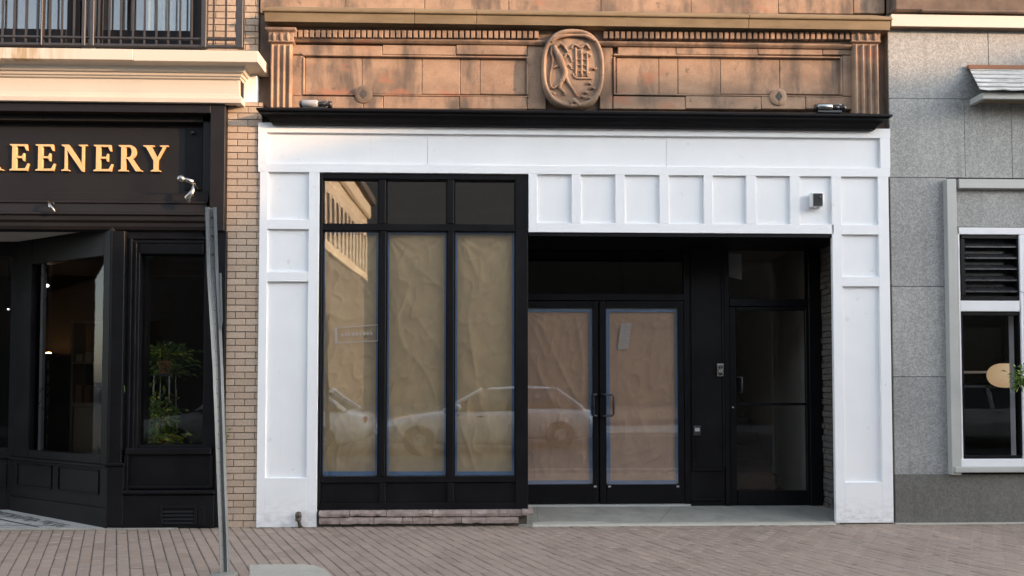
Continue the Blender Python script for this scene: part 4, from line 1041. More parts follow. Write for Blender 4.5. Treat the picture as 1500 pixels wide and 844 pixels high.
# ---------------------------------------------------------------- carved medallion
def medallion(B, ys):
    c = at(839.5, 100.5, -0.02); cx, cz = c.x, c.z
    hw, hh = X(885.5, 100, -0.02) - cx, Z(839, 42, -0.02) - cz
    def sup(a, s=1.0, e=2.5):
        ca, sa = math.cos(a), math.sin(a)
        return (cx + hw * s * math.copysign(abs(ca) ** (2 / e), ca), cz + hh * s * math.copysign(abs(sa) ** (2 / e), sa))
    N = 56
    prof = [(1.0, 0.07), (1.0, 0.0), (0.985, -0.025), (0.955, -0.042), (0.915, -0.045), (0.88, -0.032), (0.86, -0.012), (0.845, -0.004), (0.80, -0.006), (0.6, -0.014), (0.3, -0.018), (0.02, -0.02)]
    rings = [[(sup(2 * math.pi * q / N, s)[0], y, sup(2 * math.pi * q / N, s)[1]) for q in range(N)] for s, y in prof]
    mb = MB(); mb.loft(rings)
    o = mb.build('medallion', 'brownstone', B, smooth=True, label='oval carved stone medallion with raised rim')
    def px(u, v, y=-0.02): p = at(770 + u / 6.03, 30 + v / 6.03, y); return p.x, p.z
    def sweep(name, pts, r, y=-0.022):
        m = MB(); P = [(*px(u, v),) for u, v in pts]
        rr = r if isinstance(r, list) else [r] * len(P)
        # smooth the path
        path = []
        for i in range(len(P) - 1):
            for k in range(4):
                t = k / 4
                p0, p1, p2, p3 = P[max(i - 1, 0)], P[i], P[i + 1], P[min(i + 2, len(P) - 1)]
                f = lambda q: 0.5 * ((2 * p1[q]) + (-p0[q] + p2[q]) * t + (2 * p0[q] - 5 * p1[q] + 4 * p2[q] - p3[q]) * t * t + (-p0[q] + 3 * p1[q] - 3 * p2[q] + p3[q]) * t ** 3)
                path.append((f(0), f(1), wave(rr[i], rr[i + 1], t)))
        path.append((*P[-1], rr[-1]))
        m.tube([(a, y, b) for a, b, _ in path], [q for _, _, q in path], 8)
        return m.build(name, 'brownstone', o, smooth=True)
    # rearing beast on the left
    sweep('beast_body', [(250, 215), (265, 270), (300, 330), (325, 400), (345, 470), (320, 540)], [0.022, 0.034, 0.040, 0.038, 0.034, 0.026])
    sweep('beast_neck', [(262, 225), (305, 205), (345, 240), (372, 280)], [0.024, 0.022, 0.018, 0.010])
    sweep('beast_foreleg', [(330, 340), (365, 300), (390, 320), (405, 355)], [0.020, 0.014, 0.012, 0.010])
    sweep('beast_foreleg', [(345, 400), (375, 390), (405, 420)], [0.018, 0.013, 0.010])
    sweep('beast_hindleg', [(345, 480), (375, 550), (410, 600), (445, 655)], [0.026, 0.020, 0.014, 0.012])
    sweep('beast_hindleg', [(320, 530), (300, 590), (330, 625), (350, 650)], [0.028, 0.020, 0.014, 0.012])
    sweep('beast_tail', [(300, 560), (240, 600), (215, 540), (230, 430), (290, 405)], [0.014, 0.010, 0.010, 0.010, 0.014])
    sweep('beast_mane', [(235, 220), (225, 290), (240, 350), (215, 480)], [0.012, 0.016, 0.012, 0.008])
    for k in range(6):
        sweep('fur_lock', [(262 + k * 14, 250 + k * 38), (250 + k * 15, 272 + k * 38), (262 + k * 16, 292 + k * 38)], [0.006, 0.009, 0.004], -0.036)
    for (u, v) in ((345, 655), (450, 662), (408, 362), (410, 428)):
        sweep('claw', [(u - 14, v - 4), (u, v + 4), (u + 14, v - 2)], [0.006, 0.009, 0.004], -0.022)
    for (u, v) in ((560, 560), (590, 600), (530, 640), (600, 430), (500, 680), (240, 650), (560, 690)):
        sweep('leaf_carving', [(u - 26, v + 10), (u - 6, v - 8), (u + 16, v + 4), (u + 28, v - 14)], [0.004, 0.012, 0.010, 0.004], -0.026)
    for v in (350, 400, 452):
        sweep('tower_course', [(436, v), (490, v - 4), (548, v + 2)], 0.007, -0.026)
    # tower with columns on the right
    for u in (440, 490, 540): sweep('tower_column', [(u, 245 + (u - 440) * 0.3), (u + 3, 350), (u + 2, 495)], 0.014)
    sweep('tower_base', [(415, 470), (450, 512), (585, 512)], 0.012)
    sweep('tower_band', [(480, 300), (530, 290), (575, 315)], 0.016); sweep('tower_band', [(430, 440), (500, 436), (560, 470)], 0.011)
    sweep('tower_top', [(400, 250), (430, 215), (480, 240), (530, 215), (570, 260)], [0.010, 0.016, 0.012, 0.018, 0.012])
    sweep('scroll', [(220, 195), (290, 150), (420, 135), (540, 145), (610, 185)], [0.016, 0.022, 0.014, 0.022, 0.018], -0.03)
    sweep('scroll', [(390, 745), (420, 715), (455, 735), (480, 760)], [0.016, 0.03, 0.022, 0.014], -0.035)
MBD = middle_building()

# ================================================================== right building: grey granite
def right_building():
    B = thing('grey_granite_building', (X(1420), 0.3, 0), 'grey granite building front with white framed window and dark plinth', 'building')
    y = 0.04
    xl, xe = X(1304.5, 300, y), 8.8
    m = MB(); m.box(xl, X(1392, 500, y), y + 0.02, 0.5, 0.02, 7.6); m.box(X(1392, 200, y) + 0.001, xe, y + 0.02, 0.5, Z(1440, 262, y), 7.6)
    w = m.build('wall', 'dark_granite', B)
    zl = lambda v, Y=y: Z(1400, v, Y)
    g = 0.0025
    def slab(x0, x1, v0, v1, yf=y, mat='grey_granite'):
        q = MB(); q.box(x0 + g, x1 - g, yf + random.uniform(-0.0015, 0.0015), y + 0.019, zl(v1) + g, zl(v0) - g); q.build('stone_slab', mat, w, bevel=0.002)
    xw = X(1391, 500, y); xa, xb, xc = X(1413, 80, y), X(1448, 90, y), X(1482, 200, y)
    slab(xl, X(1448, 90, y), 41, 145); slab(X(1448, 90, y), xe, 41, 145)
    slab(xl, X(1413, 200, y), 145, 260.5); slab(X(1413, 200, y), xc, 145, 260.5); slab(xc, xe, 145, 260.5)
    slab(xl, xw, 260.5, 420); slab(xl, xw, 420, 552); slab(xl, xw, 552, 695)
    # plinth
    m = MB(); m.box(xl - 0.01, xe, y - 0.02, 0.5, 0.0, zl(695, y - 0.02)); pl = m.build('plinth', 'dark_granite', B, bevel=0.004)
    # cream band and brown soffit at the top
    m = MB(); m.box(xl, xe, -0.035, 0.5, zl(39.5, -0.035), zl(22, -0.035)); m.build('cream_band', 'cream_paint', B, bevel=0.003)
    m = MB(); m.box(xl + 0.01, xe, -0.02, 0.5, zl(41.5, -0.02), zl(40, -0.02)); m.build('band_shadow_strip', 'stone_dark', B)  # dark strip that paints in the shadow line below the cream band
    m = MB(); m.box(X(1322, 10, -0.2), xe, -0.05, 0.5, zl(17, -0.05), zl(17, -0.05) + 0.5)
    bay = m.build('oriel', 'stone_dark', B, bevel=0.02)
    m = MB(); m.box(X(1350, 10, -0.06), xe, -0.06, -0.02, zl(18, -0.06), zl(13.5, -0.06)); m.build('oriel_moulding', 'stone_dark', bay, bevel=0.01)
    m = MB(); m.box(xl, xe, 0.02, 0.5, zl(22) + 0.003, zl(22) + 0.4); m.build('frieze', 'stone_dark', B)
    # ---- window
    yo = -0.03
    m = MB()
    m.pbox(1391, 262, 1405, 696, yo, 0.3); m.box(X(1405, 268, yo) + 0.001, xe, yo, 0.3, zl(275.5, yo), zl(262, yo))
    wf = m.build('window_surround', 'grey_frame', B, bevel=0.004)
    m = MB(); m.box(X(1405, 300, yo), xe, 0.03, 0.3, zl(332, 0.03), zl(275, 0.03)); m.build('spandrel', 'grey_granite', B)
    m = MB()
    yi = 0.0
    m.box(X(1404.8, 337, yi), xe, yi, 0.3, zl(343, yi), zl(333, yi)); m.box(X(1407.5, 447, yi), X(1494, 447, yi), yi + 0.002, 0.2, zl(456, yi), zl(440.5, yi))
    m.box(X(1404.8, 447, yi), X(1407.4, 447, yi), yi + 0.001, 0.2, zl(673, yi), zl(343.2, yi)); m.box(X(1495.5, 447, yi), X(1507, 447, yi), yi + 0.001, 0.2, zl(673, yi), zl(343.2, yi))
    wi = m.build('window', 'white_frame', B, bevel=0.003)
    m = MB(); m.box(X(1405, 680, yo), xe, yo + 0.003, 0.25, zl(684, yo), zl(673, yo)); m.build('sill', 'white_frame', wi, bevel=0.004)
    m = MB(); m.box(X(1400, 690, yo - 0.03), xe, yo - 0.03, 0.2, zl(692.5, yo - 0.03), zl(684.5, yo - 0.03)); m.build('outer_sill', 'grey_frame', wi, bevel=0.005)
    # louvre
    m = MB()
    ua, ub = 1408, 1494.5
    m.pbox(ua, 343.3, ub, 349.5, yi + 0.02, 0.15); m.pbox(ua, 434, ub, 440.2, yi + 0.02, 0.15); m.pbox(ua, 349.7, ua + 6, 433.8, yi + 0.02, 0.15); m.pbox(ub - 4, 349.7, ub, 433.8, yi + 0.02, 0.15)
    lv = m.build('louvre', 'black_metal', wi, bevel=0.003)
    m = MB(); m.pbox(ua, 343, ub, 440.5, 0.13, 0.14); m.build('louvre_back', 'black_plastic', lv)
    for v in (361, 377.5, 393.5, 410, 426.5):
        a, b = at(ua + 6, v, yi + 0.03), at(ub - 4, v, yi + 0.03)
        m = MB(); m.loft([[(x, 0.028, a.z - 0.012), (x, 0.028, a.z + 0.004), (x, 0.10, a.z + 0.055), (x, 0.10, a.z + 0.045)] for x in (a.x, b.x)]); m.build('slat', 'dark_steel', lv)
    # fixed light
    m = MB(); m.pbox(ua, 456.5, ub + 3, 462, yi + 0.02, 0.1); m.pbox(ua, 668, ub + 3, 672.5, yi + 0.02, 0.1); m.pbox(ua, 462.2, ua + 4.5, 667.8, yi + 0.02, 0.1); m.pbox(ub - 0.5, 462.2, ub + 3, 667.8, yi + 0.02, 0.1)
    sash = m.build('sash', 'black_metal', wi, bevel=0.003)
    m = MB(); m.pbox(ua + 2, 460, ub + 1, 670, 0.06, 0.066); m.build('pane', 'glass_clear', sash)
    m = MB(); m.box(X(1508, 500, 0.06), xe, 0.05, 0.056, zl(672), zl(343)); m.build('pane', 'glass_dark', wi)
    m = MB(); m.box(X(1409, 545, 0.95), xe, 0.95, 0.98, zl(547, 0.95), zl(543.5, 0.95)); m.build('inner_rail', 'grey_frame', wi)
    # cafe room behind
    m = MB(); m.box(xl + 0.1, xl + 0.18, 0.5, 4, 0, 3.6); m.box(xl, xe, 4.0, 4.1, 0, 3.6); m.box(xl, xe, 0.5, 4, 3.5, 3.6); m.box(xe, xe + 0.1, 0, 4, 0, 7.6); m.build('cafe_room', 'interior_dark', B)
    m = MB(); m.box(xl, xe, 0.5, 4, 0.0, 0.08); m.build('cafe_floor', 'interior_floor', B)
    # hood over the upper wall ------------------------------------------------
    H = B
    a = at(1419, 101, 0.03); b0 = at(1437, 144.5, -0.20); xr = xe - 0.5
    zt = a.z; zf = Z(1440, 142, -0.22)
    # sloping metal sheet in ribs
    m = MB(); n = 36; rings = []
    for (t) in (0.0, 0.33, 0.66, 1.0):
        xl0 = wave(a.x, X(1434, 130, -0.25), t); ring = []
        for i in range(n + 1):
            x = wave(xl0, xr, i / n)
            ring.append((x, wave(0.02, -0.26, t) + 0.0, wave(zt, Z(1440, 130, -0.26), t) + 0.006 * math.sin(i * 2.1 + t * 2) * t))
        rings.append(ring)
    rings2 = [[(x, yy, zz - 0.012) for x, yy, zz in r] for r in rings][::-1]
    m.loft(rings + rings2 + [rings[0]], cap=False, closed=False)
    hd = m.build('hood', 'hood_metal', H)
    m = MB(); m.box(a.x - 0.02, xr, 0.0, 0.03, zt - 0.01, zt + 0.035); m.build('hood_flashing', 'terracotta', hd)
    for k in range(5):
        zz = [wave(zt, Z(1440, 130, -0.26), q) for q in ((k + 0.5) / 5.0,)][0]; yy = wave(0.02, -0.26, (k + 0.5) / 5.0)
        m = MB(); m.tube([(wave(a.x, X(1434, 130, -0.25), (k + .5) / 5) + 0.0, yy - 0.004, zz + 0.004), (xr, yy - 0.004, zz + 0.004)], 0.009, 6); m.build('hood_rib', 'hood_metal', hd)
    m = MB(); m.pbox(1440, 136, 1600, 145.5, -0.20, -0.17); m.box(X(1438, 142, -0.17), X(1440.5, 142, -0.17) + 0.03, -0.17, 0.03, Z(1440, 145, -0.17), Z(1440, 136, -0.17)); m.build('hood_frame', 'grey_frame', hd, bevel=0.004)
    m = MB(); m.box(X(1441, 142, -0.17), xr, -0.168, 0.03, Z(1440, 141, -0.17), Z(1440, 139, -0.17)); m.build('hood_soffit', 'wood_beige', hd)
    return B
RB = right_building()

# ================================================================== balcony railing
def railing():
    yr = -0.19
    zb0 = Z(180, 69.5, yr); xr = X(353.5, 30, yr)
    T = thing('balcony_railing', (X(180, 70, yr), yr, zb0), 'dark iron balcony railing standing on the cream cornice', 'railing')
    ztop = zb0 + 1.0
    m = MB(); m.box(-9, X(355, 68, yr), yr - 0.02, yr + 0.02, zb0 + 0.004, Z(180, 65, yr)); m.build('bottom_rail', 'railing_metal', T, bevel=0.004)
    m = MB(); m.box(-9, X(355, 68, yr), yr - 0.015, yr + 0.015, Z(180, 57.5, yr), Z(180, 54.5, yr)); m.build('lower_rail', 'railing_metal', T, bevel=0.003)
    m = MB(); m.box(-9, X(355, 68, yr), yr - 0.025, yr + 0.025, ztop, ztop + 0.04); m.build('top_rail', 'railing_metal', T, bevel=0.004)
    us = [-64, -47, -30, -13, 4, 21, 38.5, 56, 73.5, 91, 108.5, 145, 160.5, 177.5, 195, 212, 229.5, 247, 264, 281, 313, 331]
    for u in us:
        x = X(u, 30, yr); m = MB(); m.box(x - 0.008, x + 0.008, yr - 0.008, yr + 0.008, Z(180, 64.5, yr), ztop - 0.001)
        m.build('baluster', 'railing_metal', T)
    for u, w in ((124.5, 0.018), (136.5, 0.022), (300, 0.026), (352, 0.036), (63, 0.008)):
        x = X(u, 30, yr); m = MB(); m.box(x - w, x + w, yr - 0.03, yr + 0.03, zb0 + 0.002, ztop + 0.06); m.build('post', 'railing_metal', T, bevel=0.004)
railing()

# ================================================================== leaning channel post on the pavement
def sign_post():
    base = on_ground(328, 841.5)
    yb = base.y
    T = thing('metal_post', base, 'leaning galvanised steel channel post standing in the brick pavement', 'post')
    keys = [(841.5, 328.5, 55), (770, 326, 55), (700, 323.5, 54), (620, 321, 50), (540, 318.5, 44), (470, 315.5, 30), (400, 312, 14), (304, 309.5, 3)]
    prof = [(-0.043, -0.012), (-0.043, -0.008), (-0.024, -0.006), (-0.016, 0.022), (0.016, 0.022), (0.024, -0.006), (0.043, -0.008), (0.043, -0.012), (0.020, -0.011), (0.012, 0.017), (-0.012, 0.017), (-0.020, -0.011)]
    rings = []
    for i in range(len(keys) - 1):
        for k in range(5):
            t = k / 5; v, u, tw = [wave(a, b, t) for a, b in zip(keys[i], keys[i + 1])]
            p = at(u, v, yb); c, s = math.cos(R(tw)), math.sin(R(tw))
            rings.append([(p.x + a * c - b * s, yb + a * s + b * c, p.z - (0.25 if i == 0 and k == 0 else 0)) for a, b in prof])
    v, u, tw = keys[-1]; p = at(u, v, yb); c, s = math.cos(R(tw)), math.sin(R(tw))
    rings.append([(p.x + a * c - b * s, yb + a * s + b * c, p.z) for a, b in prof])
    m = MB(); m.loft(rings); o = m.build('channel', 'galvanised', T)
    for k in range(26):                                     # punched holes down the web show as dark dots
        v = wave(312, 820, k / 25)
        for a, b in zip(keys[:-1], keys[1:]):
            if b[0] <= v <= a[0]:
                t = (v - a[0]) / (b[0] - a[0]); u = wave(a[1], b[1], t); tw = wave(a[2], b[2], t)
        p = at(u, v, yb); c, s = math.cos(R(tw)), math.sin(R(tw))
        px_, py_ = p.x - 0.0165 * s, yb + 0.0165 * c
        m = MB(); ring = []
        for dy in (0.0, 0.003):
            ring.append([(px_ + 0.004 * math.cos(q) * c + dy * s, py_ + 0.004 * math.cos(q) * s - dy * c, p.z + 0.004 * math.sin(q)) for q in [i * math.pi / 4 for i in range(8)]])
        m.loft(ring); m.build('hole', 'black_metal', T)
    m = MB(); ring = []
    for (r_, z_) in ((0.11, -0.01), (0.10, 0.008), (0.05, 0.016), (0.02, 0.016)):
        ring.append([(base.x + r_ * (1 + 0.2 * noise.noise(Vector((math.cos(q) * 2, math.sin(q) * 2, 4)))) * math.cos(q), base.y + r_ * math.sin(q), z_) for q in [i * math.pi / 8 for i in range(16)]])
    m.loft(ring); m.build('footing', 'concrete', T)
    for v in (318, 345, 372):
        p = at(309.5 + (v - 304) * 0.026, v, yb); m = MB(); m.lathe((p.x, yb + 0.012, p.z), [(0.008, 0), (0.008, 0.008), (0.001, 0.010)], 6, 'y'); m.build('bolt', 'dark_steel', T)
    # bent flange that hangs off one edge
    m = MB(); pts = [(322.5, 400), (323.5, 440), (324.5, 470), (322.5, 482)]
    rr = []
    for u, v in pts:
        p = at(u, v, yb - 0.005); rr.append([(p.x - 0.006, p.y, p.z), (p.x + 0.008, p.y, p.z), (p.x + 0.008, p.y + 0.006, p.z), (p.x - 0.006, p.y + 0.006, p.z)])
    m.loft(rr); m.build('torn_flange', 'galvanised', T)
sign_post()

# ================================================================== small fittings
def floodlight(u0, u1, v0, v1, label):
    y = -0.12
    a, b = at(u0, (v0 + v1) / 2, y), at(u1, (v0 + v1) / 2, y); z0 = Z((u0 + u1) / 2, v1, y); z1 = Z((u0 + u1) / 2, v0, y)
    T = thing('floodlight', ((a.x + b.x) / 2, y, z0), label, 'light', 'floodlights lying on the black ledge')
    w = b.x - a.x; s = 1 if u0 < 800 else -1
    xa = a.x if s > 0 else a.x
    h = z1 - z0; zc = (z0 + z1) / 2 + 0.004
    m = MB(); m.lathe((a.x + 0.09 * w, y, zc), [(0.0, 0), (h * 0.40, 0.002), (h * 0.5, 0.03 * w), (h * 0.52, 0.44 * w), (h * 0.4, 0.48 * w), (0, 0.49 * w)], 14, 'x'); m.build('reflector', 'grey_plastic' if s > 0 else 'chrome', T, smooth=True)
    m = MB(); m.lathe((a.x, y, zc - 0.004), [(0, 0), (h * 0.4, 0.01), (h * 0.42, 0.10 * w), (0, 0.12 * w)], 12, 'x'); m.build('end_cap', 'black_plastic', T, smooth=True)
    m = MB(); m.lathe((a.x + 0.56 * w, y, zc - 0.006), [(0, 0), (h * 0.34, 0.01), (h * 0.36, 0.22 * w), (h * 0.2, 0.24 * w), (h * 0.2, 0.30 * w), (h * 0.45, 0.31 * w), (h * 0.45, 0.42 * w), (0, 0.43 * w)], 12, 'x'); m.build('holder', 'black_plastic', T, smooth=True)
    m = MB(); m.tube([(a.x + 0.62 * w, y - 0.02, zc + h * 0.30), (a.x + 0.80 * w, y - 0.02, zc + h * 0.34), (a.x + 0.93 * w, y - 0.01, zc + h * 0.1)], 0.006, 6); m.build('bracket', 'chrome', T, smooth=True)
    m = MB(); m.box(a.x + 0.12 * w, a.x + 0.88 * w, y - 0.015, y + 0.03, z0 - 0.012, z0 + h * 0.12); m.build('mount', 'black_plastic', T)
floodlight(438, 487, 147.5, 158.5, 'white and black tubular floodlight lying on the left end of the black ledge')
floodlight(1192, 1238, 152.5, 163.5, 'silver and black tubular floodlight lying on the right end of the black ledge')

def security_camera():
    y = 0.02; c = at(1197, 293, -0.03)
    T = thing('security_camera', (c.x, y, c.z - 0.08), 'small white security camera with black front on the white frieze panel', 'camera')
    m = MB(); m.box(X(1188.5, 293, -0.04), X(1205.5, 293, -0.04), -0.055, y + 0.003, Z(1197, 303, -0.04), Z(1197, 282, -0.04)); m.build('housing', 'white_plastic', T, bevel=0.012, seg=3)
    m = MB(); m.box(X(1191.5, 293, -0.06), X(1205.2, 293, -0.06), -0.070, -0.040, Z(1197, 301.5, -0.06), Z(1197, 283.5, -0.06)); m.build('front', 'black_plastic', T, bevel=0.006, seg=2)
    m = MB(); m.lathe((c.x + 0.012, -0.068, c.z + 0.02), [(0.014, 0), (0.014, 0.004), (0.008, 0.006), (0, 0.006)], 12, 'y'); m.build('lens', 'car_glass', T)
    m = MB(); m.box(c.x - 0.01, c.x + 0.02, -0.04, -0.02, Z(1197, 306, -0.04), Z(1197, 302.5, -0.04)); m.build('sensor', 'grey_plastic', T)
security_camera()

def wall_box(name, label, u0, v0, u1, v1, yf, yb, body, cat):
    um, vm = (u0 + u1) / 2, (v0 + v1) / 2
    p = at(um, v1, yf); T = thing(name, (p.x, yf, p.z), label, cat)
    m = MB(); m.pbox(u0, v0, u1, v1, yf, yb); m.build('housing', body, T, bevel=0.005, seg=2)
    return T
t = wall_box('intercom', 'small silver intercom on the black wall beside the glazed side door', 1050.5, 533, 1060.5, 551.5, 0.815, 0.851, 'chrome', 'intercom')
for (u, v) in ((1054, 538), (1057.3, 538), (1054, 543), (1057.3, 543)):
    m = MB(); m.pbox(u - 1, v - 1.2, u + 1, v + 1.2, 0.811, 0.8155); m.build('button', 'notice_white' if v > 540 else 'black_plastic', t)
m = MB(); m.pbox(1052.6, 546.4, 1058.6, 549.4, 0.812, 0.8155); m.build('speaker', 'black_plastic', t)
t = wall_box('card_reader', 'dark grey card reader low on the black panelled wall', 1016, 624, 1027, 638, 0.825, 0.851, 'dark_steel', 'card reader')
m = MB(); m.pbox(1018, 627, 1025, 632, 0.822, 0.8255); m.build('window', 'grey_plastic', t)

# pipe outlet at the foot of the left white pilaster
def pipe_outlet():
    p = at(437, 769, -0.05)
    T = thing('pipe_outlet', (p.x, -0.04, 0.0), 'rusty capped pipe outlet at the foot of the left white pilaster', 'pipe')
    z1 = Z(437, 749, -0.05)
    m = MB(); m.tube([(p.x + 0.018, 0.0, 0.0), (p.x + 0.014, -0.035, 0.02), (p.x + 0.008, -0.048, 0.06), (p.x + 0.004, -0.05, 0.085)], 0.020, 10); m.build('pipe', 'pipe_brass', T, smooth=True)
    m = MB(); m.lathe((p.x, -0.05, 0.07), [(0.0, 0), (0.028, 0.004), (0.032, 0.012), (0.032, 0.03), (0.026, 0.036), (0.034, 0.042), (0.034, z1 - 0.10), (0.024, z1 - 0.08), (0.0, z1 - 0.072)], 12, 'z'); m.build('cap', 'pipe_brass', T, smooth=True)
pipe_outlet()

# lamps in front of the black sign
def sign_lamp(u, v, label, s=1.0):
    y = -0.12; c = at(u, v, y)
    T = thing('sign_lamp', (c.x, y, c.z - 0.2), label, 'lamp', 'metal lamps on the black sign')
    a = at(u - 4, v, y)
    m = MB(); prof = []
    for q in range(9): an = math.pi * q / 8; prof.append((0.043 * s * math.sin(an) + 1e-4, -0.043 * s * math.cos(an)))
    m.lathe((a.x, y - 0.02, a.z), prof, 16, 'z'); m.build('ball', 'chrome', T, smooth=True)
    b = at(u + 12, v + 4, y)
    m = MB(); m.tube([(a.x + 0.02, y - 0.01, a.z), (wave(a.x, b.x, 0.5), y, wave(a.z, b.z, 0.35)), (b.x, y + 0.01, b.z)], [0.026 * s, 0.030 * s, 0.030 * s], 12); m.build('neck', 'chrome', T, smooth=True)
    m = MB(); m.tube([(b.x, y + 0.01, b.z), (b.x + 0.005, y + 0.05, b.z - 0.03), (b.x, y + 0.16, b.z - 0.05)], 0.012, 8); m.build('arm', 'dark_steel', T, smooth=True)
    p = [at(u + 16, v + 19, y), at(u + 9, v + 22, y), at(u + 4, v + 27, y), at(u + 7, v + 35, y)]
    m = MB(); m.tube([b + Vector((0, 0.01, 0)), p[0] - Vector((0.03, 0, -0.02)), p[1], p[2], p[3]], [0.010, 0.022 * s, 0.034 * s, 0.036 * s, 0.014], 10); m.build('shade', 'chrome', T, smooth=True)
sign_lamp(271, 263, 'chrome ball lamp at the right end of the gold-lettered sign')
def small_bracket():
    c = at(74, 296, -0.10); T = thing('lamp_bracket', (c.x, -0.1, c.z - 0.1), 'small broken metal lamp bracket under the gold letters', 'bracket')
    e = at(81, 311, -0.12); f = at(73, 297, -0.06)
    m = MB(); m.tube([(f.x, -0.02, f.z), (f.x + 0.005, -0.09, f.z + 0.01), (wave(f.x, e.x, .5), -0.12, wave(f.z, e.z, .5)), (e.x, -0.12, e.z)], [0.008, 0.012, 0.022, 0.008], 8); m.build('arm', 'chrome', T, smooth=True)
    m = MB(); m.lathe((f.x, -0.005, f.z), [(0.02, 0.0), (0.02, 0.01), (0.012, 0.016)], 10, 'y'); m.build('plate', 'dark_steel', T)
small_bracket()
def sign_knob():
    c = at(282, 194, 0.10); T = thing('bolt_cover', (c.x, 0.1, c.z - 0.02), 'small round black bolt cover near the top right of the sign', 'bolt')
    m = MB(); m.lathe((c.x, 0.125, c.z), [(0.02, 0), (0.024, 0.01), (0.022, 0.03), (0.012, 0.04), (0, 0.042)], 12, 'y'); m.build('cap', 'black_plastic', T, smooth=True)
sign_knob()

# ================================================================== kraft paper taped inside the glass
def paper(u0, v0, u1, v1, y, mat, seed, label, group, wr=0.013):
    um, vm = (u0 + u1) / 2, (v0 + v1) / 2
    x0, x1 = X(u0, vm, y), X(u1, vm, y); z0, z1 = Z(um, v1, y), Z(um, v0, y)
    T = thing('paper_sheet', ((x0 + x1) / 2, y, z0), label, 'paper', group)
    nx, nz = 64, 180; m = MB(); rings = []
    for j in range(nz + 1):
        tz = j / nz; ring = []
        for i in range(nx + 1):
            tx = i / nx; x, z = wave(x0, x1, tx), wave(z0, z1, tz)
            edge = min(1.0, min(tx, 1 - tx) * 7) * min(1.0, min(tz, 1 - tz) * 16 + 0.05)
            q = Vector((x * 3.0 + seed, z * 1.1, seed * 1.7))
            r1 = 1 - abs(noise.noise(q + Vector((z * 0.9, 0, 0)))) * 2
            r2 = 1 - abs(noise.noise(Vector((x * 7 - z * 3.5, z * 4.2 + x * 2, seed * 3)))) * 2
            r3 = noise.noise(Vector((x * 15, z * 13, seed)))
            fan = 0
            for cx_, cz_ in ((x0, z1), (x1, z1)):
                rr = math.hypot(x - cx_, z - cz_); an = math.atan2(z1 - z, abs(x - cx_) + 1e-4)
                fan += math.exp(-rr * 2.6) * math.sin(an * 17 + seed) * 0.8
            vd = noise.voronoi(Vector((x * 4.2 + seed, z * 2.6 + x * 1.3, seed)))[0]
            vf = min(0.5, vd[1] - vd[0])
            d = wr * (0.9 * vf + 1.0 * r1 ** 3 + 0.7 * max(0, r2) ** 3 + 0.12 * r3 + 0.7 * fan) * edge
            ring.append((x, y + 0.016 - d, z))
        rings.append(ring)
    m.loft(rings, cap=False, closed=False)
    o = m.build('sheet', mat, T, smooth=True)
    tw = 0.044
    for (a, b, c, d) in ((x0 - 0.01, x0 + tw - 0.014, z0, z1), (x1 - tw + 0.012, x1 + 0.01, z0, z1), (x0 + tw - 0.011, x1 - tw + 0.011, z1 - tw * 0.6, z1 + 0.01), (x0 + tw - 0.011, x1 - tw + 0.011, z0 - 0.012, z0 + tw * 0.9)):
        q = MB(); q.box(a, b, y - 0.006, y - 0.0045, c, d); q.build('tape', 'tape_blue', T)
YP = 0.105
GP = 'sheets of kraft paper inside the window glass'
paper(471, 341, 555, 696, YP, 'kraft_olive', 1.3, 'kraft paper behind the leftmost pane of the display window', GP)
paper(566, 341, 655, 696, YP, 'kraft_olive', 5.9, 'kraft paper behind the middle pane of the display window', GP)
paper(666, 341, 754, 696, YP, 'kraft_olive', 9.2, 'kraft paper behind the right pane of the display window', GP)
paper(767, 454, 867, 708.5, 0.885, 'kraft_brown', 14.1, 'brown paper behind the left leaf of the double door', GP, 0.010)
paper(889.5, 454, 993, 708.5, 0.885, 'kraft_brown', 21.7, 'brown paper behind the right leaf of the double door', GP, 0.010)

def notice(quad, y, label, lines=True):
    P = [at(u, v, y) for u, v in quad]
    T = thing('notice', ((P[2].x + P[3].x) / 2, y, min(p.z for p in P)), label, 'notice')
    m = MB(); m.loft([[(p.x, y, p.z) for p in P], [(p.x, y + 0.0015, p.z) for p in P]]); m.build('sheet', 'notice_white' if lines else 'notice_pale', T)
    if lines:
        m = MB(); n = 11
        for k in range(n):
            t = (k + 1.0) / (n + 1); a = P[0].lerp(P[3], t); b = P[1].lerp(P[2], t); e = a.lerp(b, 0.88 if k % 3 else 0.6); a = a.lerp(b, 0.1); h = 0.0045
            m.box(a.x, e.x, y - 0.0012, y - 0.0002, (a.z + e.z) / 2 - h / 2, (a.z + e.z) / 2 + h / 2)
        m.build('text_lines', 'notice_ink', T)
notice([(909.5, 474), (925, 473), (920.5, 511), (905, 512.5)], 0.868, 'white printed notice taped inside the right leaf of the double door')
notice([(1066, 371), (1086, 373), (1087, 410), (1066, 405)], 0.868, 'pale notice behind the transom glass above the side door', False)

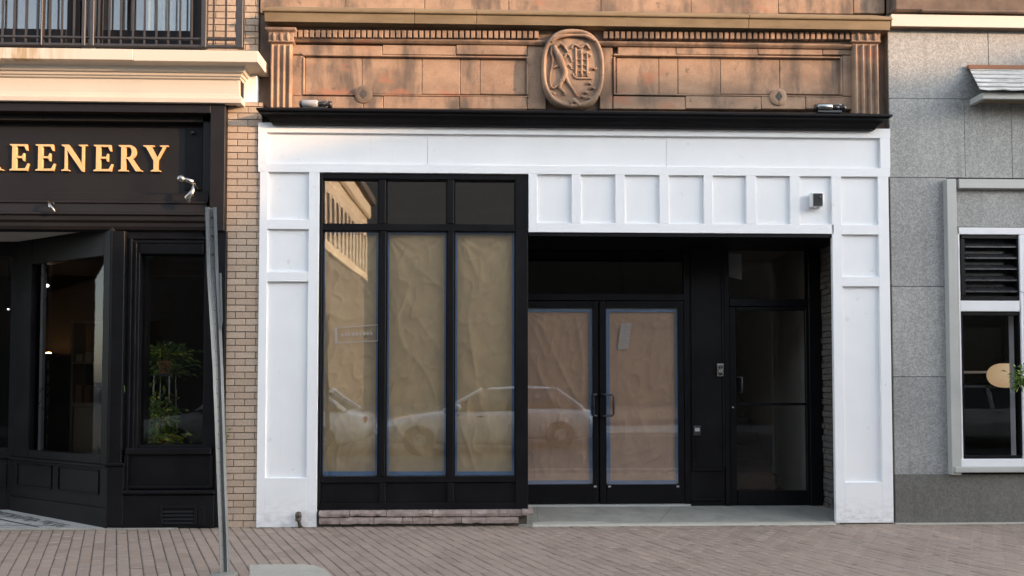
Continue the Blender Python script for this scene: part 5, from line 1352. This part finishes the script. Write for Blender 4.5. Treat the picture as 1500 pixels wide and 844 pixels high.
# ================================================================== plants and furniture behind the glass
def leaf_cluster(mb, c, rad, n, ln, wd, droop=0.3, up=0.4):
    for _ in range(n):
        p = Vector(c) + Vector((random.gauss(0, rad[0]), random.gauss(0, rad[1]), random.gauss(0, rad[2])))
        d = (p - Vector(c)); d.z += up * ln; d += Vector((random.gauss(0, .03), random.gauss(0, .03), random.gauss(0, .03)))
        d = d.normalized() if d.length > 1e-4 else Vector((0, 0, 1))
        s = d.cross(Vector((random.gauss(0, 1), random.gauss(0, 1), random.gauss(0, 1)))).normalized() * wd * random.uniform(.6, 1.2)
        l = ln * random.uniform(.6, 1.3); q = p + d * l * 0.5; e = p + d * l - Vector((0, 0, droop * l))
        nn = s.cross(d) * 0.15
        mb.add([p, q + s + nn, e, q - s + nn], [(0, 1, 2), (0, 2, 3)])
def potted(name, label, u, v_base, y, h, kinds, pot='terracotta', potr=0.11, poth=0.16):
    b = at(u, v_base, y)
    T = thing(name, (b.x, y, b.z), label, 'plant')
    m = MB(); m.lathe((b.x, y, b.z), [(potr * .7, 0), (potr, poth), (potr * 1.08, poth + 0.003), (potr * 1.08, poth + 0.03), (potr * .9, poth + 0.03), (potr * .85, poth)], 16); m.build('pot', pot, T, smooth=False)
    stems = MB()
    for k in range(9):
        an = k * 2.4; r = potr * 0.5
        stems.tube([(b.x, y, b.z + poth * 0.7), (b.x + r * math.cos(an), y + r * math.sin(an), b.z + poth + h * 0.4), (b.x + 2.2 * r * math.cos(an), y + 1.6 * r * math.sin(an), b.z + poth + h * 0.8)], [0.006, 0.005, 0.003], 5)
    stems.build('stem', 'leaf_green', T)
    for (mat, cz, rad, n, ln, wd) in kinds:
        m = MB(); leaf_cluster(m, (b.x, y, b.z + poth + cz), rad, n, ln, wd); m.build('foliage', mat, T)
potted('potted_plant', 'bushy potted plant at the foot of the black shop window', 233, 653, 0.50, 0.34,
       [('leaf_green', 0.24, (0.10, 0.07, 0.13), 420, 0.075, 0.020), ('leaf_lime', 0.02, (0.13, 0.06, 0.03), 90, 0.09, 0.018), ('leaf_lime', 0.30, (0.09, 0.06, 0.10), 60, 0.06, 0.014)], potr=0.08, poth=0.05)
potted('potted_fern', 'leafy fern on a stand in the upper half of the black shop window', 242, 548, 0.75, 0.3,
       [('leaf_green', 0.10, (0.13, 0.09, 0.05), 260, 0.09, 0.014), ('leaf_lime', 0.12, (0.11, 0.08, 0.02), 60, 0.07, 0.012), ('leaf_green', -0.06, (0.12, 0.08, 0.05), 150, 0.09, 0.013)], potr=0.09, poth=0.12)
def plant_stand():
    b = at(242, 548, 0.75); z0 = at(250, 655, 0.75).z
    T = thing('plant_stand', (b.x, 0.75, z0), 'thin legged metal stand carrying the fern in the shop window', 'stand')
    m = MB(); m.lathe((b.x, 0.75, b.z - 0.02), [(0.15, 0), (0.15, 0.018)], 18); m.build('top', 'dark_steel', T)
    for k in range(4):
        a = R(45 + 90 * k); m = MB(); m.tube([(b.x + 0.12 * math.cos(a), 0.75 + 0.12 * math.sin(a), b.z - 0.02), (b.x + 0.15 * math.cos(a), 0.75 + 0.15 * math.sin(a), z0)], 0.008, 6); m.build('leg', 'chrome', T)
plant_stand()
def easel_board():
    p = at(127, 672, 1.0); T = thing('beige_cabinet', (p.x, 1.0, 0.06), 'beige wooden cabinet behind the slanted entry window', 'cabinet')
    x0, x1 = X(106, 620, 1.0), X(150, 620, 1.0); zt = Z(127, 592, 1.0)
    m = MB(); m.box(x0, x1, 1.02, 1.4, 0.06, zt - 0.03); m.build('carcass', 'wood_beige', T, bevel=0.005)
    m = MB(); m.box(x0 - 0.02, x1 + 0.02, 1.0, 1.42, zt - 0.03, zt); m.build('top', 'wood_beige', T, bevel=0.005)
    m = MB(); m.box(x0 + 0.05, x1 - 0.05, 1.005, 1.019, 0.15, zt - 0.12); m.build('door', 'wood_beige', T, bevel=0.004)
easel_board()
def table_lamp():
    y = 3.85; c = at(71, 521, y); T = thing('floor_lamp', (c.x, y, 0.06), 'small glowing uplighter deep inside the black shop', 'lamp')
    m = MB(); m.lathe((c.x, y, 0.06), [(0.16, 0), (0.16, 0.02), (0.014, 0.03), (0.014, c.z - 0.14)], 14); m.build('stand', 'chrome', T, smooth=False)
    m = MB(); m.lathe((c.x, y, c.z - 0.09), [(0.02, 0.0), (0.12, 0.07), (0.16, 0.12), (0.15, 0.12), (0.11, 0.078), (0.001, 0.012)], 18); m.build('bowl', 'dark_steel', T)
    m = MB(); m.lathe((c.x, y, c.z - 0.05), [(0.001, 0.0), (0.05, 0.02), (0.06, 0.06), (0.03, 0.10), (0.001, 0.105)], 14); m.build('bulb', 'lamp_glow', T, smooth=True)
table_lamp()
def bulb(u, v, y, r, label):
    c = at(u, v, y); T = thing('ceiling_spotlight', (c.x, y, c.z), label, 'light', 'tiny lit spotlights inside the black shop')
    m = MB(); m.lathe((c.x, y, c.z), [(0.001, -r), (r * .7, -r * .7), (r, 0), (r * .7, r * .7), (0.001, r)], 10); m.build('bulb', 'bulb_glow', T, smooth=True)
    m = MB(); m.tube([(c.x, y, c.z + r), (c.x, y, 3.18)], 0.008, 6); m.build('rod', 'black_metal', T)
bulb(69.5, 418.5, 1.25, 0.018, 'bright white spotlight seen through the slanted entry window')
bulb(12, 453, 1.8, 0.010, 'faint small spotlight seen through the glass at the far left edge')
def pendant():
    y = 0.65; c = at(1474, 550, y); r = X(1498, 550, y) - c.x; h = c.z - Z(1474, 568, y)
    T = thing('pendant_lamp', (c.x, y, c.z - h), 'cream dome pendant lamp hanging in the right window', 'lamp')
    prof = [(0.001, -h)]
    for q in range(1, 12):
        an = -math.pi / 2 + math.pi * q / 12; prof.append((r * math.cos(an) ** 0.75, h * math.sin(an)))
    prof.append((0.001, h))
    m = MB(); m.lathe((c.x, y, c.z), prof, 28); m.build('lamp_shade', 'pendant_glow', T, smooth=True)
    m = MB(); m.lathe((c.x, y, c.z + h * 0.96), [(0.07, 0), (0.06, 0.015), (0.01, 0.025), (0.006, 1.2)], 12); m.build('cap', 'black_metal', T)
pendant()
def hanging_plant():
    y = -0.16; c = at(1499, 553, y); T = thing('hanging_plant', (c.x, y, c.z - 0.1), 'dark green bushy plant hanging before the white window mullion at the right edge', 'plant')
    m = MB(); leaf_cluster(m, (c.x, y, c.z), (0.042, 0.045, 0.05), 260, 0.05, 0.009, 0.2, 0.0); m.build('foliage', 'leaf_green', T)
    m = MB(); m.lathe((c.x + 0.03, y, c.z - 0.09), [(0.03, 0), (0.055, 0.08), (0.045, 0.08)], 12); m.build('pot', 'dark_steel', T)
    m = MB(); m.tube([(c.x + 0.03, y, c.z), (c.x + 0.03, y, c.z + 0.9), (c.x + 0.03, 0.0, c.z + 0.95)], 0.004, 5); m.build('hanger', 'dark_steel', T)
hanging_plant()
def weed(u, v, y, n, s, label):
    c = at(u, v, y); T = thing('weed', (c.x, y, c.z), label, 'plant')
    m = MB(); leaf_cluster(m, (c.x, y - 0.02, c.z), (0.010 * s, 0.012, 0.045 * s), n, 0.05 * s, 0.010 * s, 0.25, 0.2); m.build('foliage', 'weed_leaf', T)
    m = MB(); m.tube([(c.x, y, c.z - 0.08 * s), (c.x + 0.004, y - 0.018, c.z), (c.x, y - 0.02, c.z + 0.07 * s)], 0.003, 5); m.build('stem', 'weed_leaf', T)
weed(331, 637, 0.01, 26, 1.1, 'sprig of green weed growing from the brick pier behind the metal post')
weed(183, 569, -0.01, 6, 0.45, 'tiny yellow green leaf beside the black shop window casing')

# ================================================================== across the street (seen only as reflections, and shading the street)
def far_window(B, x0, x1, y, z0, z1, axis='y', s=1):
    m = MB()
    if axis == 'y':
        m.box(x0, x1, y, y + 0.06 * s, z0, z1); f = m.build('window', 'trim_far', B)
        m = MB(); m.box(x0 + .08, x1 - .08, y + 0.061 * s, y + 0.07 * s, z0 + .08, z1 - .08); m.build('pane', 'car_glass', f)
    else:
        m.box(y, y + 0.06 * s, x0, x1, z0, z1); f = m.build('window', 'trim_far', B)
        m = MB(); m.box(y + 0.061 * s, y + 0.07 * s, x0 + .08, x1 - .08, z0 + .08, z1 - .08); m.build('pane', 'car_glass', f)
def across():
    # building with battened side wall facing the sun
    B = thing('battened_house', (-12, -19, 0), 'cream cornice house with battened side wall, mirrored in the left transom pane', 'building')
    m = MB(); m.box(-22, -5.3, -23, -14.7, -0.05, 9.2); m.build('wall', 'trim_far', B)
    m = MB(); m.box(-22.2, -5.05, -23.2, -14.5, 8.25, 8.9); m.build('cornice', 'wall_cream_far', B, bevel=0.08)
    m = MB(); m.box(-22.3, -4.9, -23.4, -14.3, 8.9, 9.25); m.build('cornice_cap', 'trim_far', B, bevel=0.04)
    m = MB(); m.box(-5.3, -5.2, -23, -14.7, 7.5, 8.24); m.build('frieze', 'wall_cream_far', B)
    m = MB(); m.box(-5.3, -5.15, -23, -14.7, 5.6, 5.9); m.build('band', 'wall_cream_far', B)
    for i in range(12):
        y = -22.9 + i * 0.69; m = MB(); m.box(-5.3, -5.16, y, y + 0.33, 5.9, 7.5); m.build('batten', 'siding_far', B)
    m = MB(); m.box(-5.3, -5.27, -23, -14.7, 5.9, 7.5); m.build('siding', 'trim_far', B)
    for i in range(5): far_window(B, -20.5 + i * 3, -19 + i * 3, -14.7, 1, 3.4); far_window(B, -20.5 + i * 3, -19 + i * 3, -14.7, 4.6, 6.8)
    # tall block to the right whose shadow falls on the lower facades
    Hh = 12.28
    B = thing('tan_block', (48, -24, 0), 'tall tan block across the street that shades the shopfronts', 'building')
    m = MB(); m.box(38.6, 62, -34, -14.7, -0.05, Hh); m.build('wall', 'wall_tan_far', B)
    m = MB(); m.box(38.6, 43, -19.2, -17.2, Hh, Hh + 0.66); m.build('roof_shade_block', 'wall_tan_far', B)  # unseen roof step, added to shade the upper left white boarding
    for i in range(6):
        for k in range(3): far_window(B, 40 + i * 3.5, 41.6 + i * 3.5, -14.7, 1.2 + k * 3.6, 3.6 + k * 3.6)
    for i in range(4):
        for k in range(3): far_window(B, -32.5 + i * 4.5, -30.8 + i * 4.5, 38.6, 1.2 + k * 3.6, 3.6 + k * 3.6, 'x', -1)
    # low shops further right, added to keep bright sky out of the reflections
    B = thing('added_shop_row', (23, -18, 0), 'low brick shop row added across the street to darken window reflections', 'building')
    m = MB(); m.box(9.5, 38, -21, -14.7, -0.05, 5.8); m.build('wall', 'brick_red_far', B)
    m = MB(); m.box(9.4, 38.1, -21, -14.55, 5.8, 6.2); m.build('parapet', 'trim_far', B, bevel=0.04)
    for i in range(8): far_window(B, 10.3 + i * 3.4, 12.6 + i * 3.4, -14.7, 0.8, 3.2)
    # dark brick block beyond the parking lot, added as dark backing for reflections
    B = thing('dark_backing_block', (2, -44, 0), 'dark brick block added beyond the parking lot to darken the transom reflections', 'building')
    m = MB(); m.box(-16, 29, -50, -40, -0.05, 17); m.build('wall', 'brick_red_far', B)
    m = MB(); m.box(-16.3, 29.3, -50.3, -39.7, 17, 17.6); m.build('cornice', 'trim_far', B, bevel=0.05)
    for i in (0, 7, 8):
        for k in range(4): far_window(B, -14.5 + i * 4, -12.9 + i * 4, -40, 1.4 + k * 3.9, 3.8 + k * 3.9)
across()

def car(loc, rz, paint, label, suv=False):
    T = thing('parked_car', (0, 0, 0), label, 'car', 'cars parked across the street')
    L, W = 4.7, 0.90
    zr, zbelt = (1.50, 0.98) if not suv else (1.66, 1.06)
    st = []                                              # lower body: stations along the length
    for x, w, z0, z1 in ((-2.35, .72, .42, .70), (-2.28, .82, .32, .86), (-1.9, .89, .24, zbelt - .03), (-1.0, .90, .22, zbelt), (0, .90, .22, zbelt), (0.85, .90, .22, zbelt - .04), (1.5, .88, .24, zbelt - .12), (2.1, .83, .28, .74), (2.3, .74, .34, .62), (2.35, .66, .40, .54)):
        zm = (z0 + z1) / 2
        st.append([(x, -w * .9, z0), (x, -w, z0 + .1), (x, -w, zm), (x, -w * .97, z1 - .06), (x, -w * .9, z1), (x, -w * .4, z1 + .03), (x, w * .4, z1 + .03), (x, w * .9, z1), (x, w * .97, z1 - .06), (x, w, zm), (x, w, z0 + .1), (x, w * .9, z0)])
    m = MB(); m.loft(st); body = m.build('body', paint, T, smooth=True)
    a, b, c, d = (-1.95, -1.35, 0.15, 0.95) if not suv else (-2.2, -1.9, 0.2, 1.0)
    def cab(x0, x1, x2, x3, ztop, w0, w1, z0):
        n = MB()
        rings = [[(x0, -w0, z0), (x3, -w0, z0), (x3, w0, z0), (x0, w0, z0)], [(x1, -w1, ztop), (x2, -w1, ztop), (x2, w1, ztop), (x1, w1, ztop)]]
        return n.loft(rings)
    cab(a, b, c, d, zr - .05, .84, .64, zbelt - .02).build('glasshouse', 'car_glass', T)
    st = []
    for x, z, w in ((b - .12, zr - .10, .62), (b + .1, zr - .03, .66), ((b + c) / 2, zr, .67), (c - .1, zr - .03, .66), (c + .12, zr - .10, .62)):
        st.append([(x, -w, z - .05), (x, -w * .9, z - .005), (x, 0, z + .015), (x, w * .9, z - .005), (x, w, z - .05)])
    m = MB(); m.loft(st); m.build('roof', paint, T, smooth=True)
    for sgn in (-1, 1):
        for (xa, xb) in ((a - .0, b - .04), (-0.55, -0.55), (d, c + .06)):
            m = MB(); m.tube([(xa, sgn * .85, zbelt - .02), (xb, sgn * .655, zr - .06)], 0.045, 6); m.build('pillar', paint, T)
        m = MB(); m.lathe((0.72, sgn * 1.0, zbelt + .06), [(0.001, -.12), (.07, -.09), (.09, 0), (.07, .07), (.001, .09)], 10, 'x'); m.build('mirror', paint, T, smooth=True)
        for x in (-0.45, 0.45):
            m = MB(); m.box(x - .3, x - .12, sgn * .905, sgn * .925, zbelt - .14, zbelt - .11); m.build('door_handle', 'chrome', T)
        for x in (-1.45, 1.42):
            m = MB(); m.lathe((x, sgn * .80, .33), [(.2, -.11), (.31, -.11), (.33, -.07), (.33, .07), (.31, .11), (.2, .11)], 20, 'y')
            ty = m.build('tyre', 'tyre', T, smooth=False)
            m = MB(); m.lathe((x, sgn * .82, .33), [(.21, -.08), (.21, .08), (.05, .10), (.001, .1)], 14, 'y'); m.build('rim', 'rim', ty)
        m = MB(); m.box(2.12, 2.30, sgn * .50, sgn * .74, .58, .70); m.build('headlight', 'white_plastic', T, bevel=0.03)
        m = MB(); m.box(-2.33, -2.2, sgn * .52, sgn * .78, .68, .84); m.build('tail_light', 'red_lens', T, bevel=0.03)
    T.location = loc; T.rotation_euler = (0, 0, rz); T.scale = (1.12, 1, 1)
    ORG[T.name] = Vector(loc)
car((0.05, -9.1, -0.13), math.pi, 'car_silver', 'silver car mirrored in the papered display window and left door leaf')
car((-5.35, -9.15, -0.13), math.pi, 'car_white', 'white car mirrored at the left edge of the papered display window')
car((11.5, -10.4, -0.13), math.pi, 'car_white', 'white car parked across the street, opposite the grey granite building')

def window_sticker():
    y = 0.083; Q = [(490, 480), (556, 475), (556, 500), (491, 503)]
    P = [at(u, v, y) for u, v in Q]
    T = thing('window_sticker', ((P[2].x + P[3].x) / 2, y, P[3].z), 'pale outlined sticker with a line of small lettering on the leftmost window pane', 'sticker')
    C = sum(P, Vector()) / 4
    m = MB(); inner = [p.lerp(C, 0.10) for p in P]
    for i in range(4):
        j = (i + 1) % 4; m.loft([[(q.x, y, q.z) for q in (P[i], P[j], inner[j], inner[i])], [(q.x, y + 0.001, q.z) for q in (P[i], P[j], inner[j], inner[i])]])
    m.build('border', 'notice_white', T)
    m = MB()
    for k in range(9):
        t = 0.14 + k * 0.082; a = P[0].lerp(P[1], t).lerp(P[3].lerp(P[2], t), 0.40); b = P[0].lerp(P[1], t + 0.05).lerp(P[3].lerp(P[2], t + 0.05), 0.60)
        m.loft([[(a.x, yy, b.z), (b.x, yy, b.z), (b.x - 0.006 * (k % 3), yy, a.z), (a.x + 0.004 * (k % 2), yy, a.z)] for yy in (y, y + 0.001)])
    m.build('lettering', 'notice_white', T)
window_sticker()

def shelf_unit():
    y = 2.3; x0, x1 = X(104, 520, y), X(152, 520, y); zt = Z(127, 470, y)
    T = thing('shelf_unit', ((x0 + x1) / 2, y, 0.06), 'dark shelf unit with pale boxes behind the slanted entry window', 'shelf')
    for x in (x0, x1 - 0.03):
        m = MB(); m.box(x, x + 0.03, y, y + 0.3, 0.06, zt); m.build('side', 'wood_beige', T)
    for k in range(5):
        z = wave(0.1, zt - 0.03, k / 4)
        m = MB(); m.box(x0 + 0.031, x1 - 0.031, y + 0.002, y + 0.3, z, z + 0.025); m.build('shelf', 'wood_beige', T)
        if k < 4:
            for q in range(3):
                xa = wave(x0 + 0.05, x1 - 0.14, q / 2.0); m = MB(); m.box(xa, xa + 0.08, y + 0.03, y + 0.2, z + 0.026, z + 0.026 + random.uniform(0.10, 0.25)); m.build('stored_box', random.choice(['soffit_plaster', 'kraft_olive', 'terracotta']), T)
shelf_unit()
